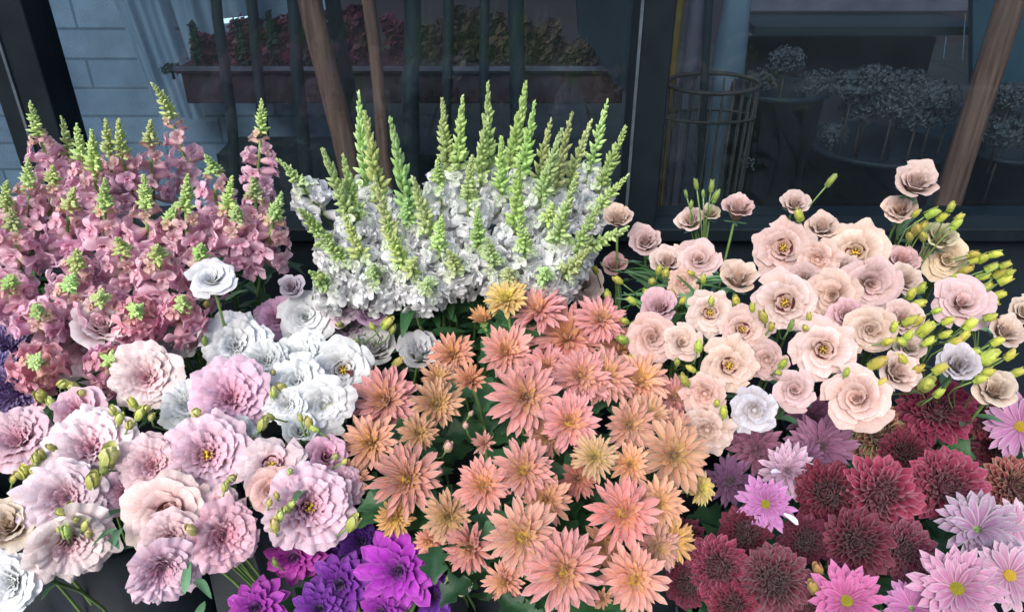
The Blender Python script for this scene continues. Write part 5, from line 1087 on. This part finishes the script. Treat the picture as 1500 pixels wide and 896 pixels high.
for a in [
    (1203, 655, 48, 0, .35, 'dusty purple chrysanthemum with pointed petals, left of the bronze tipped one', dict(dd=-.01)),
    (1188, 612, 38, -.1, .8, 'dusty purple chrysanthemum seen edge on under the pale pink lisianthus', dict(dd=.0)),
    (1108, 660, 44, -.1, .5, 'dusky purple chrysanthemum under the greyish white lisianthus', dict(col=(.8, .75, .8))),
    (1155, 690, 42, .0, .3, 'striped lilac and white chrysanthemum above the green eyed pink one', dict(col=(1.35, 2., 1.5))),
    (1070, 705, 38, -.2, .2, 'blackish purple chrysanthemum right of the salmon bunch', dict(col=(.5, .45, .6), dd=.03)),
    (1180, 675, 30, .1, .2, 'shaded plum chrysanthemum between the dusty purple ones', dict(col=(.7, .6, .7), dd=.03)),
    ]: mum(*a[:6], key='wine', meshes=DUSTY, leaves=2, **a[6])
for a in [
    (1122, 738, 46, -.1, -.0, 'mauve pink daisy chrysanthemum with a green eye and one white petal', dict(meshes=DAISYUP, eye='g', col=(.95, .75, .95))),
    (1402, 862, 68, -.1, .05, 'large lilac daisy with a green gold eye in the bottom right', dict(meshes=DAISYUP, eye='g', col=(.9, 1.0, .95), dd=-.02)),
    (1432, 775, 62, .1, .5, 'lilac white daisy opening upward above the large green gold eyed one', dict(meshes=DAISYUP, col=(.92, 1.15, 1.0), dd=.01)),
    (1240, 880, 60, -.0, .2, 'hot pink daisy chrysanthemum with a green eye at the bottom edge', dict(meshes=DAISYUP, eye='g', col=(.9, .55, .72))),
    (1478, 842, 54, .3, -.1, 'lilac daisy with a tiny yellow eye at the right edge', dict(meshes=DAISY, eye='y', col=(.9, 1.1, 1.0))),
    (1495, 625, 52, .1, .1, 'pinkish lilac daisy cut by the right edge under the cream lisianthus', dict(meshes=DAISY, eye='y')),
    (1335, 890, 42, 0, .2, 'dusky pink daisy between the hot pink and the large lilac one at the bottom', dict(meshes=DAISY, col=(.9, .7, .85), dd=.02)),
    (1488, 770, 40, .4, .3, 'pale lilac daisy behind the one with the tiny yellow eye', dict(meshes=DAISY, col=(1.05, 1.35, 1.1), dd=.02)),
    ]: mum(*a[:6], key='wine', name='daisy', cat='daisy', leaves=2, sc=.9, **a[6])
f = min(B['wine']['fl'], key=lambda q: (q[0] - 1122)**2 + (q[1] - 738)**2)
mb = MB(); strap(mb, .9, .42, .3, -.1, 0, cup=.2, point=.5)
pl = plain_mat('white_petal', (.85, .82, .90), (.75, .70, .85), scale=20); MT['white_petal'] = pl
me = mb.build('white_petal', pl)
for (x, y, an) in [(1148, 752, -.6), (1130, 692, .6)]: put('white_petal', me, Matrix.Translation(on_dome(B['wine'], x, y, -.035)) @ Matrix.Rotation(an, 4, 'Z') @ Matrix.Rotation(.5, 4, 'Y') @ Matrix.Diagonal((.024, .024, .024, 1)), f[2])
random.seed(6)
for k in range(50):
    f = random.choice(B['wine']['fl']); leaf_at(f[2], f[3], .7 + .22 * random.random(), .065 + .02 * random.random(), LEAFL, el=.2, color=(.8, .8, .9))
for (x, y, r) in [(1198, 832, 15), (1190, 858, 15)]: bud('wine', x, y, r, -.2, .6, col=(.9, .55, .5), dd=-.02, stretch=.9)
bud('wine', 1165, 640, 10, 0, .5, col=GRN, dd=-.01)

# ------------------------------------------------------------------ violet dahlias and blue asters
for a in [
    (585, 832, 62, 0, -.05, 'brightest violet dahlia, facing the camera under the salmon chrysanthemums', dict(meshes=DAHL, dd=-.02)),
    (432, 810, 44, -.2, -.4, 'magenta violet dahlia hanging under the large yellow eyed pink lisianthus', dict(meshes=DAHL, col=(1.1, 1., .85), dd=.0)),
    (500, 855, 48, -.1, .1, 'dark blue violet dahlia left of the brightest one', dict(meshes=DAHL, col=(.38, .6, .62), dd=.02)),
    (378, 892, 46, -.2, .1, 'magenta violet dahlia at the bottom edge beside the pavement', dict(meshes=DAHL, col=(1., 1., .8))),
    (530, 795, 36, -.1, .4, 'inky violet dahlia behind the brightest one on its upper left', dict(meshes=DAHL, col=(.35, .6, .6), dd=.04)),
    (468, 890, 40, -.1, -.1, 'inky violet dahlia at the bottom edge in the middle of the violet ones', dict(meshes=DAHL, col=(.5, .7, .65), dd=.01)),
    (560, 893, 36, 0, -.3, 'purple dahlia at the bottom edge under the brightest one', dict(meshes=DAHL, col=(.8, .8, .8), dd=.01)),
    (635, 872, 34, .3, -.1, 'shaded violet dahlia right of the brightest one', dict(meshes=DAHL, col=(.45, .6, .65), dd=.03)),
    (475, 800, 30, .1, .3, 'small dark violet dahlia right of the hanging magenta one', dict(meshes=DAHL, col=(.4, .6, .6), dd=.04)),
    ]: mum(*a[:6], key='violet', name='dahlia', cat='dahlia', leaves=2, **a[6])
bud('violet', 680, 862, 17, .3, .5, col=(1.1, 1.1, 2.4), dd=-.02); bud('violet', 402, 823, 9, -.2, .4, col=GRN, dd=-.04); bud('violet', 657, 845, 8, .2, .5, col=GRN, dd=-.02)
for a in [(8, 512, 44, -.1, .4, 'blue violet aster at the left edge, upper one', {}), (18, 572, 42, 0, .1, 'blue violet aster at the left edge, lower and nearer one', {}), (-5, 545, 36, -.1, .2, 'dim blue aster almost outside the left edge', dict(dd=.03))]:
    mum(*a[:6], key='aster', meshes=ASTER, name='aster', cat='aster', leaves=4, **a[6])
for k in range(14):
    f = random.choice(B['aster']['fl']); leaf_at(f[2], f[3], .7 + .25 * random.random(), .07, LEAF, el=.3)
